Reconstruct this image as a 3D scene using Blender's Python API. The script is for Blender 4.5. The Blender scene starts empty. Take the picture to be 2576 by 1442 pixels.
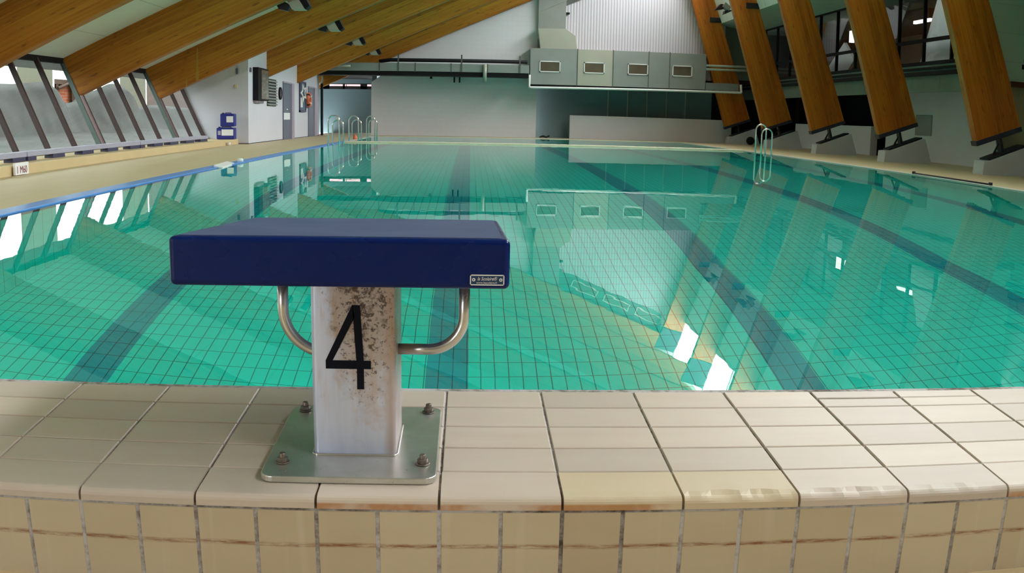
import bpy, bmesh, math, random
from mathutils import Vector, Matrix
random.seed(4)
PI = math.pi
scene = bpy.context.scene
COL = scene.collection

# ------------------------------------------------------------------ helpers
def lin(c):
    def f(v):
        v /= 255.0
        return v / 12.92 if v <= 0.04045 else ((v + 0.055) / 1.055) ** 2.4
    return (f(c[0]), f(c[1]), f(c[2]), 1.0)

class MB:
    """Collects shapes that become one mesh."""
    def __init__(self):
        self.v = []; self.f = []; self.sm = []; self.mi = []; self.uv = {}
    def add(self, vs, fs, smooth=False, mi=0):
        o = len(self.v)
        self.v += [Vector(p) for p in vs]
        for f in fs:
            self.f.append([i + o for i in f]); self.sm.append(smooth); self.mi.append(mi)
        return self
    def box(self, x0, x1, y0, y1, z0, z1, mi=0):
        vs = [(x0,y0,z0),(x1,y0,z0),(x1,y1,z0),(x0,y1,z0),(x0,y0,z1),(x1,y0,z1),(x1,y1,z1),(x0,y1,z1)]
        fs = [(0,3,2,1),(4,5,6,7),(0,1,5,4),(1,2,6,5),(2,3,7,6),(3,0,4,7)]
        return self.add(vs, fs, mi=mi)
    def prism(self, poly, off, mi=0):
        """poly: 3-D points of one end, off: vector to the other end."""
        n = len(poly); off = Vector(off)
        a = [Vector(p) for p in poly]; b = [p + off for p in a]
        nrm = Vector((0,0,0))
        for i in range(n):
            nrm += (a[i]-a[0]).cross(a[(i+1) % n]-a[0])
        fs = [list(range(n)), list(range(2*n-1, n-1, -1))]
        fs += [(i, i+n, (i+1) % n + n, (i+1) % n) for i in range(n)]
        if nrm.dot(off) > 0:
            fs = [list(reversed(f)) for f in fs]
        return self.add(a + b, fs, mi=mi)
    def xz(self, poly, y0, y1, mi=0):
        return self.prism([(x, y0, z) for x, z in poly], (0, y1-y0, 0), mi)
    def yz(self, poly, x0, x1, mi=0):
        return self.prism([(x0, y, z) for y, z in poly], (x1-x0, 0, 0), mi)
    def quad(self, a, b, c, d, mi=0):
        return self.add([a, b, c, d], [(0,1,2,3)], mi=mi)
    def tube(self, pts, r, n=12, closed=False, mi=0):
        pts = [Vector(p) for p in pts]; m = len(pts)
        t0 = (pts[1]-pts[0]).normalized()
        up = Vector((0,0,1)) if abs(t0.z) < 0.9 else Vector((1,0,0))
        u = t0.cross(up).normalized(); vs = []
        for i, p in enumerate(pts):
            if closed: t = (pts[(i+1) % m]-pts[i-1]).normalized()
            elif i == 0: t = t0
            elif i == m-1: t = (pts[i]-pts[i-1]).normalized()
            else: t = ((pts[i+1]-p).normalized()+(p-pts[i-1]).normalized()).normalized()
            u = (u - t*u.dot(t)).normalized(); w = t.cross(u)
            for k in range(n):
                a = 2*PI*k/n
                vs.append(p + (u*math.cos(a)+w*math.sin(a))*r)
        fs = []
        for i in range(m if closed else m-1):
            j = (i+1) % m
            for k in range(n):
                k2 = (k+1) % n
                fs.append((i*n+k, i*n+k2, j*n+k2, j*n+k))
        self.add(vs, fs, smooth=True, mi=mi)
        if not closed:
            o = len(self.v)-len(vs)
            self.f.append([o+k for k in reversed(range(n))]); self.sm.append(False); self.mi.append(mi)
            self.f.append([o+(m-1)*n+k for k in range(n)]); self.sm.append(False); self.mi.append(mi)
        return self
    def lathe(self, prof, origin, axis=(0,0,1), n=32, mi=0, smooth=True):
        """prof: (radius, height) pairs along axis from origin."""
        ax = Vector(axis).normalized(); o = Vector(origin)
        up = Vector((0,0,1)) if abs(ax.z) < 0.9 else Vector((1,0,0))
        u = ax.cross(up).normalized(); w = ax.cross(u); vs = []
        for r, h in prof:
            for k in range(n):
                a = 2*PI*k/n
                vs.append(o + ax*h + (u*math.cos(a)+w*math.sin(a))*max(r, 1e-5))
        fs = []
        for i in range(len(prof)-1):
            for k in range(n):
                k2 = (k+1) % n
                fs.append((i*n+k, i*n+k2, (i+1)*n+k2, (i+1)*n+k))
        return self.add(vs, fs, smooth=smooth, mi=mi)
    def build(self, name, mat, parent=None, bevel=0.0, seg=2, origin=None, uv=None):
        if parent is not None: og = WL[parent.name]
        elif origin is not None: og = Vector(origin)
        else:
            lo = Vector([min(p[i] for p in self.v) for i in range(3)])
            hi = Vector([max(p[i] for p in self.v) for i in range(3)])
            og = Vector(((lo.x+hi.x)/2, (lo.y+hi.y)/2, lo.z))
        me = bpy.data.meshes.new(name)
        me.from_pydata([p-og for p in self.v], [], self.f)
        me.polygons.foreach_set('use_smooth', self.sm)
        mats = mat if isinstance(mat, (list, tuple)) else [mat]
        for m in mats: me.materials.append(m)
        me.polygons.foreach_set('material_index', self.mi)
        if uv is not None:
            L = me.uv_layers.new(name='UVMap')
            for lp in me.loops:
                L.data[lp.index].uv = uv(self.v[lp.vertex_index])
        me.update()
        o = bpy.data.objects.new(name, me); COL.objects.link(o)
        if parent is None: o.location = og
        else: o.parent = parent
        WL[o.name] = og
        if bevel > 0:
            b = o.modifiers.new('Bevel', 'BEVEL'); b.width = bevel; b.segments = seg
            b.limit_method = 'ANGLE'; b.angle_limit = math.radians(35); b.harden_normals = False
        return o
WL = {}

def tag(o, label=None, cat=None, group=None, kind=None):
    if label: o['label'] = label
    if cat: o['category'] = cat
    if group: o['group'] = group
    if kind: o['kind'] = kind
    return o
def struct(o, label=None, cat=None):
    return tag(o, label, cat, None, 'structure')
def thing(name, loc, label, cat, group=None):
    o = bpy.data.objects.new(name, None); COL.objects.link(o)
    o.location = loc; o.empty_display_size = 0.1
    WL[o.name] = Vector(loc)
    return tag(o, label, cat, group)
def dup(root, delta, label, group=None):
    r = root.copy(); COL.objects.link(r)
    r.location = root.location + Vector(delta)
    WL[r.name] = WL[root.name] + Vector(delta)
    r['label'] = label
    if group: r['group'] = group
    for ch in list(root.children):
        c = ch.copy(); COL.objects.link(c); c.parent = r; WL[c.name] = WL[r.name]
        for g in list(ch.children):
            d = g.copy(); COL.objects.link(d); d.parent = c; WL[d.name] = WL[r.name]
    return r

# ------------------------------------------------------------------ materials
class NT:
    def __init__(self, name):
        self.m = bpy.data.materials.new(name); self.m.use_nodes = True
        self.t = self.m.node_tree; self.t.nodes.clear()
        self.out = self.n('ShaderNodeOutputMaterial')
    def n(self, kind, **kw):
        nd = self.t.nodes.new(kind)
        for k, v in kw.items():
            if k.startswith('i_'):
                key = k[2:]; key = int(key) if key.isdigit() else key.replace('_', ' ')
                nd.inputs[key].default_value = v
            else: setattr(nd, k, v)
        return nd
    def l(self, a, b): self.t.links.new(a, b)
    def pos(self): return self.n('ShaderNodeNewGeometry').outputs['Position']
    def sep(self, v):
        s = self.n('ShaderNodeSeparateXYZ'); self.l(v, s.inputs[0]); return s.outputs
    def math(self, op, a, b=None, c=None, clamp=False):
        m = self.n('ShaderNodeMath', operation=op, use_clamp=clamp)
        for i, x in enumerate((a, b, c)):
            if x is None: continue
            if isinstance(x, (int, float)): m.inputs[i].default_value = x
            else: self.l(x, m.inputs[i])
        return m.outputs[0]
    def vec(self, x, y, z):
        c = self.n('ShaderNodeCombineXYZ')
        for i, q in enumerate((x, y, z)):
            if isinstance(q, (int, float)): c.inputs[i].default_value = q
            else: self.l(q, c.inputs[i])
        return c.outputs[0]
    def scale(self, v, s):
        m = self.n('ShaderNodeVectorMath', operation='MULTIPLY'); self.l(v, m.inputs[0]); m.inputs[1].default_value = s
        return m.outputs[0]
    def noise(self, v, sc, det=3.0, rough=0.55, dist=0.0):
        nd = self.n('ShaderNodeTexNoise'); self.l(v, nd.inputs['Vector'])
        nd.inputs['Scale'].default_value = sc; nd.inputs['Detail'].default_value = det
        nd.inputs['Roughness'].default_value = rough; nd.inputs['Distortion'].default_value = dist
        return nd.outputs['Fac']
    def ramp(self, f, stops, interp='LINEAR'):
        r = self.n('ShaderNodeValToRGB'); self.l(f, r.inputs[0])
        e = r.color_ramp.elements; r.color_ramp.interpolation = interp
        while len(e) < len(stops): e.new(0.5)
        for i, (p, c) in enumerate(stops):
            e[i].position = p; e[i].color = c if len(c) == 4 else (*c, 1)
        return r.outputs[0]
    def map(self, f, a, b, c=0.0, d=1.0):
        m = self.n('ShaderNodeMapRange', clamp=True); self.l(f, m.inputs[0])
        for i, q in enumerate((a, b, c, d)): m.inputs[i+1].default_value = q
        return m.outputs[0]
    def mix(self, f, a, b, mode='MIX'):
        m = self.n('ShaderNodeMix', data_type='RGBA', blend_type=mode)
        if isinstance(f, (int, float)): m.inputs[0].default_value = f
        else: self.l(f, m.inputs[0])
        for i, x in ((6, a), (7, b)):
            if isinstance(x, tuple): m.inputs[i].default_value = x
            else: self.l(x, m.inputs[i])
        return m.outputs[2]
    def bsdf(self, color, rough=0.5, metal=0.0, spec=0.5, coat=0.0, bump=None, bstr=0.2, bdist=0.002):
        b = self.n('ShaderNodeBsdfPrincipled')
        for key, x in (('Base Color', color), ('Roughness', rough), ('Metallic', metal), ('Specular IOR Level', spec), ('Coat Weight', coat)):
            if isinstance(x, (int, float, tuple)): b.inputs[key].default_value = x
            else: self.l(x, b.inputs[key])
        if bump is not None:
            bp = self.n('ShaderNodeBump'); bp.inputs['Strength'].default_value = bstr; bp.inputs['Distance'].default_value = bdist
            self.l(bump, bp.inputs['Height']); self.l(bp.outputs[0], b.inputs['Normal'])
        self.l(b.outputs[0], self.out.inputs[0])
        return b

def plain(name, rgb, rough=0.5, metal=0.0, var=0.08, sc=3.0, spec=0.5, coat=0.0, bstr=0.0):
    t = NT(name); c = lin(rgb); p = t.pos()
    f = t.noise(p, sc, 4.0)
    d = tuple(x*(1-var) for x in c[:3])+(1,); e = tuple(min(1, x*(1+var)) for x in c[:3])+(1,)
    col = t.ramp(f, [(0.3, d), (0.7, e)])
    t.bsdf(col, rough, metal, spec, coat, bump=t.noise(p, sc*20, 2.0) if bstr else None, bstr=bstr)
    return t.m

def wood(name, dark, mid, light):
    """Glued laminated timber: laminations along u, grain and knots. UV in metres."""
    t = NT(name)
    uv = t.n('ShaderNodeUVMap').outputs[0]; s = t.sep(uv)
    lam = t.math('FLOOR', t.math('DIVIDE', s[1], 0.105))
    wn = t.n('ShaderNodeTexWhiteNoise', noise_dimensions='1D'); t.l(lam, wn.inputs['W'])
    lamr = wn.outputs['Value']
    g = t.noise(t.vec(t.math('ADD', t.math('MULTIPLY', s[0], 0.55), t.math('MULTIPLY', lamr, 37.0)), t.math('MULTIPLY', s[1], 26.0), 0.0), 1.0, 5.0, 0.6, 0.6)
    big = t.noise(t.vec(t.math('MULTIPLY', s[0], 0.35), t.math('MULTIPLY', s[1], 1.6), 3.0), 1.0, 3.0)
    f = t.math('ADD', t.math('MULTIPLY', g, 0.55), t.math('ADD', t.math('MULTIPLY', lamr, 0.16), t.math('MULTIPLY', big, 0.32)))
    col = t.ramp(f, [(0.28, lin(dark)), (0.5, lin(mid)), (0.76, lin(light))])
    kn = t.noise(t.vec(t.math('MULTIPLY', s[0], 3.2), t.math('MULTIPLY', s[1], 11.0), 9.0), 1.0, 2.0, 0.5)
    k = t.map(kn, 0.62, 0.74)
    col = t.mix(t.math('MULTIPLY', k, 0.6), col, lin((46, 22, 6)))
    seam = t.math('ABSOLUTE', t.math('SUBTRACT', t.math('FRACT', t.math('DIVIDE', s[1], 0.105)), 0.5))
    sm = t.map(seam, 0.475, 0.5)
    col = t.mix(t.math('MULTIPLY', sm, 0.35), col, lin((60, 30, 8)))
    t.bsdf(col, 0.5, 0, 0.35)
    return t.m

M = {}
M['wood'] = wood('glulam_timber', (116, 62, 8), (176, 110, 26), (206, 146, 50))
M['wood_leg'] = wood('glulam_timber_leg', (112, 52, 6), (178, 98, 18), (206, 128, 34))
M['steel_dark'] = plain('dark_steel', (34, 36, 44), 0.45, 0.3, 0.2)
M['steel_blue'] = plain('dark_blue_steel', (40, 42, 62), 0.45, 0.1, 0.2)
M['wall'] = plain('white_painted_masonry', (222, 219, 226), 0.7, 0, 0.03, 0.6, 0.3, bstr=0.08)
M['wall_hut'] = plain('white_painted_plaster', (214, 213, 222), 0.65, 0, 0.03, 0.8, 0.3)
M['wall_teal'] = plain('grey_green_painted_wall', (112, 136, 140), 0.55, 0, 0.05, 0.5)
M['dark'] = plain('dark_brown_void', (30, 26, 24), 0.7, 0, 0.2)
M['ceil'] = None
M['chrome'] = plain('polished_steel', (226, 226, 224), 0.18, 0.9, 0.03)
M['brushed'] = plain('brushed_steel', (206, 204, 202), 0.25, 0.9, 0.06, 30)
M['galv'] = plain('galvanised_sheet', (150, 156, 152), 0.45, 0.35, 0.06, 1.2)
M['galv_light'] = plain('galvanised_sheet_light', (176, 176, 162), 0.5, 0.3, 0.05, 1.2)
M['galv_edge'] = plain('sheet_joint_flange', (96, 102, 98), 0.5, 0.4, 0.1)
M['white'] = plain('white_lacquer', (232, 232, 230), 0.4, 0, 0.02)
M['black'] = plain('black_paint', (20, 22, 24), 0.6, 0, 0.15, spec=0.2)
M['grille'] = plain('grille_bronze', (104, 92, 74), 0.5, 0.2, 0.1)
M['concrete'] = plain('painted_concrete', (196, 196, 206), 0.75, 0, 0.05, 2.0, 0.3, bstr=0.1)
M['band'] = plain('grey_green_concrete', (112, 124, 112), 0.8, 0, 0.08, 1.0)
M['curb'] = plain('sand_render', (208, 186, 142), 0.65, 0, 0.05, 1.5)
M['bench_grey'] = plain('grey_lavender_paint', (168, 168, 186), 0.5, 0, 0.05)
M['bench_dark'] = plain('dark_slate_paint', (62, 62, 92), 0.5, 0, 0.1)
M['mullion'] = plain('dark_brown_mullion', (62, 40, 36), 0.45, 0.1, 0.15)
M['mull_grey'] = plain('aluminium_mullion', (92, 104, 98), 0.4, 0.4, 0.1)  # grey-green bar, last in each full bay
M['blue_strip'] = plain('blue_gutter_tile', (92, 142, 214), 0.3, 0, 0.08, 4)
M['white_edge'] = plain('pale_overflow_tile', (206, 202, 196), 0.35, 0, 0.06, 4)
M['cream_edge'] = plain('cream_boom_tile', (226, 214, 186), 0.4, 0, 0.06, 4)
M['block_blue'] = None
M['canister'] = plain('blue_plastic', (26, 36, 130), 0.35, 0, 0.08, 6)
M['label_white'] = plain('white_paper', (236, 236, 238), 0.6, 0, 0.03)
M['orange'] = plain('orange_plastic', (214, 112, 70), 0.5, 0, 0.08)
M['door'] = plain('slate_door_paint', (98, 104, 122), 0.5, 0, 0.05)
M['door_frame'] = plain('mauve_door_frame', (168, 156, 172), 0.5, 0, 0.05)
M['clockface'] = plain('grey_dial', (128, 122, 130), 0.4, 0, 0.05)
M['board'] = plain('notice_board', (74, 98, 118), 0.5, 0, 0.2, 6)
M['red_ink'] = plain('dark_red_ink', (120, 40, 44), 0.6)
M['ink'] = plain('blue_black_ink', (14, 17, 28), 0.75, 0, 0.1, spec=0.15)
M['paint_gallery'] = plain('gallery_wall_paint', (96, 84, 78), 0.7, 0, 0.1)
M['part_green'] = None
M['brown_rail'] = plain('brown_rail_paint', (84, 44, 24), 0.5)

# ceiling boards with faint joints
def ceiling_mat(name, rgb, step, axis):
    t = NT(name); p = t.pos(); s = t.sep(p)
    fr = t.math('ABSOLUTE', t.math('SUBTRACT', t.math('FRACT', t.math('DIVIDE', s[axis], step)), 0.5))
    ln = t.map(fr, 0.485, 0.497)
    n = t.noise(p, 0.8, 3)
    c = lin(rgb)
    col = t.ramp(n, [(0.3, tuple(x*0.95 for x in c[:3])), (0.7, c)])
    col = t.mix(t.math('MULTIPLY', ln, 0.45), col, tuple(x*0.45 for x in c[:3])+(1,))
    t.bsdf(col, 0.6, 0, 0.3)
    return t.m
M['ceil'] = ceiling_mat('pale_ceiling_boards', (234, 238, 226), 1.2, 0)
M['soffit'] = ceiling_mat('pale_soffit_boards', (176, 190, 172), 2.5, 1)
M['slope'] = ceiling_mat('white_slope_boards', (232, 234, 224), 2.5, 1)
M['part_green'] = ceiling_mat('pale_green_panels', (184, 214, 194), 0.62, 2)

# ribbed white cladding
def ribbed():
    t = NT('white_ribbed_cladding'); p = t.pos(); s = t.sep(p)
    w = t.math('SINE', t.math('MULTIPLY', s[0], 2*PI/0.12))
    col = t.ramp(t.map(w, -1, 1), [(0.0, lin((176, 170, 180))), (0.35, lin((206, 203, 210))), (1.0, lin((212, 210, 216)))])
    t.bsdf(col, 0.35, 0, 0.5, bump=w, bstr=0.25, bdist=0.01)
    return t.m
M['ribbed'] = ribbed()

# white block wall with courses
def blockwall(name, rgb):
    t = NT(name); p = t.pos(); s = t.sep(p)
    b = t.n('ShaderNodeTexBrick'); t.l(t.vec(t.math('ADD', s[0], s[1]), s[2], 0.0), b.inputs['Vector'])
    c = lin(rgb)
    b.inputs['Color1'].default_value = c; b.inputs['Color2'].default_value = tuple(x*0.985 for x in c[:3])+(1,)
    b.inputs['Mortar'].default_value = tuple(x*0.93 for x in c[:3])+(1,)
    b.inputs['Scale'].default_value = 1.0; b.inputs['Mortar Size'].default_value = 0.006
    b.inputs['Brick Width'].default_value = 0.4; b.inputs['Row Height'].default_value = 0.2
    t.bsdf(b.outputs[0], 0.7, 0, 0.3)
    return t.m
M['block_wall'] = blockwall('white_block_wall', (232, 230, 236))

# blue fibreglass of the starting platform
def block_blue():
    t = NT('blue_fibreglass'); p = t.pos()
    n = t.noise(p, 5, 4)
    col = t.ramp(n, [(0.3, lin((0, 24, 88))), (0.7, lin((2, 30, 98)))])
    t.bsdf(col, t.map(n, 0, 1, 0.24, 0.30), 0, 0.22)
    return t.m
M['block_blue'] = block_blue()
def block_top():
    t = NT('blue_gritted_tread'); p = t.pos()
    n = t.noise(p, 8, 4); g = t.noise(p, 420, 2)
    col = t.ramp(n, [(0.3, lin((58, 72, 112))), (0.7, lin((76, 88, 126)))])
    col = t.mix(t.math('MULTIPLY', t.map(g, 0.55, 0.7), 0.35), col, lin((104, 112, 158)))
    t.bsdf(col, 0.6, 0, 0.5, bump=g, bstr=0.4, bdist=0.001)
    return t.m
M['block_top'] = block_top()

# stained steel of the starting post: stains follow their own blotchy shape
def post_mat():
    t = NT('stained_steel_post'); p = t.pos(); s = t.sep(p)
    # stain field, centred on the upper middle of the front face
    dx = t.math('SUBTRACT', s[0], -0.175); dz = t.math('SUBTRACT', s[2], 0.455)
    env = t.math('SUBTRACT', 1.0, t.math('SQRT', t.math('ADD', t.math('POWER', t.math('DIVIDE', dx, 0.062), 2.0), t.math('POWER', t.math('DIVIDE', dz, 0.19), 2.0))))
    blot = t.noise(p, 22, 5, 0.65)
    tan = t.map(t.math('ADD', t.math('MULTIPLY', env, 0.42), blot), 0.44, 0.70)
    run = t.noise(t.scale(p, (60, 60, 7)), 1.0, 3)
    runs = t.math('MULTIPLY', t.map(run, 0.52, 0.66), t.map(s[2], 0.2, 0.42))
    edge = t.map(s[0], -0.145, -0.132)
    spk = t.noise(p, 150, 3, 0.7)
    spots = t.math('MULTIPLY', t.map(t.math('ADD', spk, t.math('MULTIPLY', env, 0.14)), 0.60, 0.69), t.map(env, -0.1, 0.35))
    vo = t.noise(p, 60, 4, 0.6)
    blobs = t.math('MULTIPLY', t.map(t.math('ADD', vo, t.math('MULTIPLY', env, 0.12)), 0.59, 0.70), t.map(s[2], 0.37, 0.49))
    base = t.ramp(t.noise(t.scale(p, (30, 30, 3)), 1.0, 3), [(0.3, lin((190, 200, 228))), (0.7, lin((214, 222, 246)))])
    col = t.mix(t.math('MULTIPLY', tan, 0.62), base, lin((176, 146, 112)))
    col = t.mix(t.math('MULTIPLY', runs, 0.5), col, lin((178, 140, 94)))
    col = t.mix(t.math('MULTIPLY', edge, 0.5), col, lin((170, 128, 76)))
    col = t.mix(t.math('MULTIPLY', spots, 0.85), col, lin((62, 44, 38)))
    col = t.mix(t.math('MULTIPLY', blobs, 0.85), col, lin((66, 46, 38)))
    met = t.math('SUBTRACT', 0.55, t.math('MULTIPLY', t.math('ADD', tan, t.math('ADD', spots, blobs), clamp=True), 0.6), clamp=True)
    t.bsdf(col, t.map(blot, 0.2, 0.8, 0.32, 0.5), met, 0.5)
    return t.m
M['post'] = post_mat()
def plate_mat():
    t = NT('worn_steel_plate'); p = t.pos()
    n = t.noise(p, 14, 4); sp = t.noise(p, 120, 3, 0.7)
    col = t.ramp(n, [(0.3, lin((190, 189, 180))), (0.7, lin((212, 211, 205)))])
    col = t.mix(t.math('MULTIPLY', t.map(sp, 0.66, 0.74), 0.5), col, lin((92, 74, 60)))
    t.bsdf(col, t.map(n, 0.2, 0.8, 0.26, 0.38), 0.8, 0.5)
    return t.m
M['plate'] = plate_mat()
M['bolt'] = plain('tarnished_bolt', (128, 118, 110), 0.4, 0.7, 0.25, 80)

# parapet tiles: one tone per tile, grout separate
def tile_mat(name, a, b, front):
    t = NT(name); g = t.n('ShaderNodeNewGeometry'); p = g.outputs['Position']; s = t.sep(p)
    r = g.outputs['Random Per Island']
    col = t.ramp(r, [(0.0, lin(a)), (1.0, lin(b))])
    n = t.noise(t.scale(p, (6, 6, 20)) if front else t.scale(p, (3, 18, 18)), 1.0, 4)
    col = t.mix(t.map(n, 0.4, 0.8, 0.0, 0.16), col, lin((160, 132, 100)))
    if front:
        wv = t.noise(t.scale(p, (9, 9, 0)), 1.0, 3)
        h = t.math('SUBTRACT', s[2], t.math('ADD', 0.0915, t.math('MULTIPLY', t.math('SUBTRACT', wv, 0.5), 0.006)))
        ln = t.map(t.math('ABSOLUTE', h), 0.0012, 0.0055, 1.0, 0.0)
        br = t.map(t.noise(t.scale(p, (26, 26, 240)), 1.0, 4, 0.75), 0.36, 0.6)
        col = t.mix(t.math('MULTIPLY', t.math('MULTIPLY', ln, br), 0.9), col, lin((122, 66, 32)))
        st = t.noise(t.scale(p, (40, 40, 2.5)), 1.0, 2)
        col = t.mix(t.map(st, 0.58, 0.75, 0, 0.35), col, lin((206, 196, 178)))
    else:
        e = t.noise(t.scale(p, (7, 7, 7)), 1.0, 4, 0.6)
        lip = t.math('MULTIPLY', t.map(s[2], 0.1685, 0.1650), t.math('MULTIPLY', t.map(r, 0.55, 0.62), t.map(e, 0.38, 0.55)))
        col = t.mix(t.math('MULTIPLY', lip, 0.8), col, lin((172, 112, 58)))
    t.bsdf(col, 0.42, 0, 0.4, bump=n, bstr=0.08, bdist=0.002)
    return t.m
M['tile_top'] = tile_mat('beige_parapet_tile', (191, 178, 166), (209, 194, 179), False)
M['tile_yellow'] = tile_mat('yellowed_parapet_tile', (200, 183, 155), (205, 188, 160), False)
M['tile_front'] = tile_mat('sand_parapet_tile', (184, 169, 143), (197, 183, 157), True)
def grout():
    t = NT('dirty_grout'); p = t.pos()
    n = t.noise(p, 60, 4, 0.7)
    big = t.noise(t.scale(p, (5.5, 3.5, 1)), 1.0, 2)
    col = t.ramp(t.math('ADD', t.math('MULTIPLY', n, 0.4), t.math('MULTIPLY', big, 0.6)), [(0.36, lin((72, 64, 60))), (0.46, lin((140, 133, 128))), (0.56, lin((186, 183, 184)))])
    t.bsdf(col, 0.9, 0, 0.2)
    return t.m
M['grout'] = grout()

# deck: sand coloured small tiles
def deck():
    t = NT('sand_deck_tiles'); p = t.pos(); s = t.sep(p)
    n = t.noise(p, 1.3, 4); n2 = t.noise(t.scale(p, (1, 0.15, 1)), 2.2, 3)
    col = t.ramp(t.math('ADD', t.math('MULTIPLY', n, 0.5), t.math('MULTIPLY', n2, 0.5)), [(0.35, lin((196, 176, 138))), (0.65, lin((206, 186, 149)))])
    b = t.n('ShaderNodeTexBrick'); t.l(t.vec(s[1], s[0], 0.0), b.inputs['Vector'])
    b.offset = 0.0; b.inputs['Scale'].default_value = 1.0; b.inputs['Mortar Size'].default_value = 0.005
    b.inputs['Brick Width'].default_value = 0.2; b.inputs['Row Height'].default_value = 0.1
    b.inputs['Color1'].default_value = (1, 1, 1, 1); b.inputs['Color2'].default_value = (0.97, 0.97, 0.97, 1); b.inputs['Mortar'].default_value = (0.95, 0.94, 0.93, 1)
    col = t.mix(1.0, col, b.outputs[0], 'MULTIPLY')
    t.bsdf(col, t.map(n, 0.2, 0.8, 0.42, 0.5), 0, 0.35)
    return t.m
M['deck'] = deck()

# pool tiles (grid lines in the two directions named by axes)
def pool_tile(name, rgb, ax_a, step_a, ax_b, step_b):
    t = NT(name); p = t.pos(); s = t.sep(p)
    def line(ax, step, off, w):
        fr = t.math('ABSOLUTE', t.math('SUBTRACT', t.math('FRACT', t.math('DIVIDE', t.math('ADD', s[ax], off), step)), 0.5))
        return t.map(fr, 0.5-w/step, 0.5-w*0.55/step)
    ln = t.math('MAXIMUM', line(ax_a, step_a, 0.0, 0.0045), line(ax_b, step_b, 0.0, 0.0045))
    n = t.noise(p, 0.5, 3)
    c = lin(rgb)
    col = t.ramp(n, [(0.3, tuple(x*0.94 for x in c[:3])), (0.7, c)])
    col = t.mix(t.math('MULTIPLY', ln, 0.8), col, tuple(x*0.12 for x in c[:3])+(1,))
    t.bsdf(col, 0.4, 0, 0.3)
    return t.m
POOL = (8, 249, 232)
LANE = (0, 172, 190)
M['pool_floor'] = pool_tile('green_pool_floor_tile', POOL, 0, 0.097, 1, 0.2)
M['pool_lane'] = pool_tile('dark_lane_tile', LANE, 0, 0.097, 1, 0.2)
M['pool_side'] = pool_tile('green_pool_side_tile', POOL, 1, 0.2, 2, 0.6)
M['pool_end'] = pool_tile('green_pool_end_tile', POOL, 0, 0.2, 2, 0.2)

def water():
    t = NT('still_pool_water'); p = t.pos()
    g = t.n('ShaderNodeBsdfGlass'); g.inputs['IOR'].default_value = 1.333; g.inputs['Roughness'].default_value = 0.0
    g.inputs['Color'].default_value = (0.95, 1.0, 0.985, 1)
    w = t.noise(t.scale(p, (1.0, 1.0, 1.0)), 2.2, 2)
    bp = t.n('ShaderNodeBump'); bp.inputs['Strength'].default_value = 0.02; bp.inputs['Distance'].default_value = 0.02
    t.l(w, bp.inputs['Height']); t.l(bp.outputs[0], g.inputs['Normal'])
    t.l(g.outputs[0], t.out.inputs[0])
    return t.m
M['water'] = water()

def glass(name, tint, refl=1.0):
    t = NT(name)
    tr = t.n('ShaderNodeBsdfTransparent'); tr.inputs[0].default_value = tint
    gl = t.n('ShaderNodeBsdfGlossy'); gl.inputs['Roughness'].default_value = 0.02
    lw = t.n('ShaderNodeLayerWeight'); lw.inputs[0].default_value = 0.5
    fr = t.math('ADD', 0.06, t.math('MULTIPLY', t.math('POWER', lw.outputs['Facing'], 5.0), 0.9))
    mx = t.n('ShaderNodeMixShader')
    t.l(t.math('MULTIPLY', fr, refl, clamp=True), mx.inputs[0]); t.l(tr.outputs[0], mx.inputs[1]); t.l(gl.outputs[0], mx.inputs[2])
    t.l(mx.outputs[0], t.out.inputs[0])
    return t.m
M['pane'] = glass('window_pane', (0.25, 0.28, 0.265, 1), 0.8)
M['sky_pane'] = glass('skylight_pane', (0.97, 0.98, 0.97, 1))
M['dim_pane'] = glass('tinted_pane', (0.16, 0.10, 0.10, 1))
M['gal_pane'] = glass('gallery_pane', (0.75, 0.80, 0.78, 1), 1.3)

def emit(name, rgb, s):
    t = NT(name); e = t.n('ShaderNodeEmission'); e.inputs[0].default_value = lin(rgb); e.inputs[1].default_value = s
    t.l(e.outputs[0], t.out.inputs[0]); return t.m
M['tube_light'] = emit('fluorescent_light', (255, 240, 232), 3.0)

def ground(name, a, b, sc):
    t = NT(name); p = t.pos(); n = t.noise(p, sc, 5)
    t.bsdf(t.ramp(n, [(0.35, lin(a)), (0.65, lin(b))]), 0.9, 0, 0.2); return t.m
M['mound'] = ground('grey_earth', (34, 34, 34), (50, 49, 48), 0.7)
def brick():
    t = NT('orange_brick'); p = t.pos(); s = t.sep(p)
    b = t.n('ShaderNodeTexBrick'); t.l(t.vec(t.math('ADD', s[0], s[1]), s[2], 0.0), b.inputs['Vector'])
    b.inputs['Color1'].default_value = lin((176, 92, 64)); b.inputs['Color2'].default_value = lin((156, 78, 52)); b.inputs['Mortar'].default_value = lin((150, 120, 104))
    b.inputs['Scale'].default_value = 1.0; b.inputs['Brick Width'].default_value = 0.6; b.inputs['Row Height'].default_value = 0.22; b.inputs['Mortar Size'].default_value = 0.03
    t.bsdf(b.outputs[0], 0.85, 0, 0.2); return t.m
M['brick'] = brick()
M['tan'] = plain('tan_render', (84, 82, 66), 0.8, 0, 0.06, 0.4)
M['brown'] = plain('brown_timber_cladding', (66, 48, 40), 0.7, 0, 0.12, 1)

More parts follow.
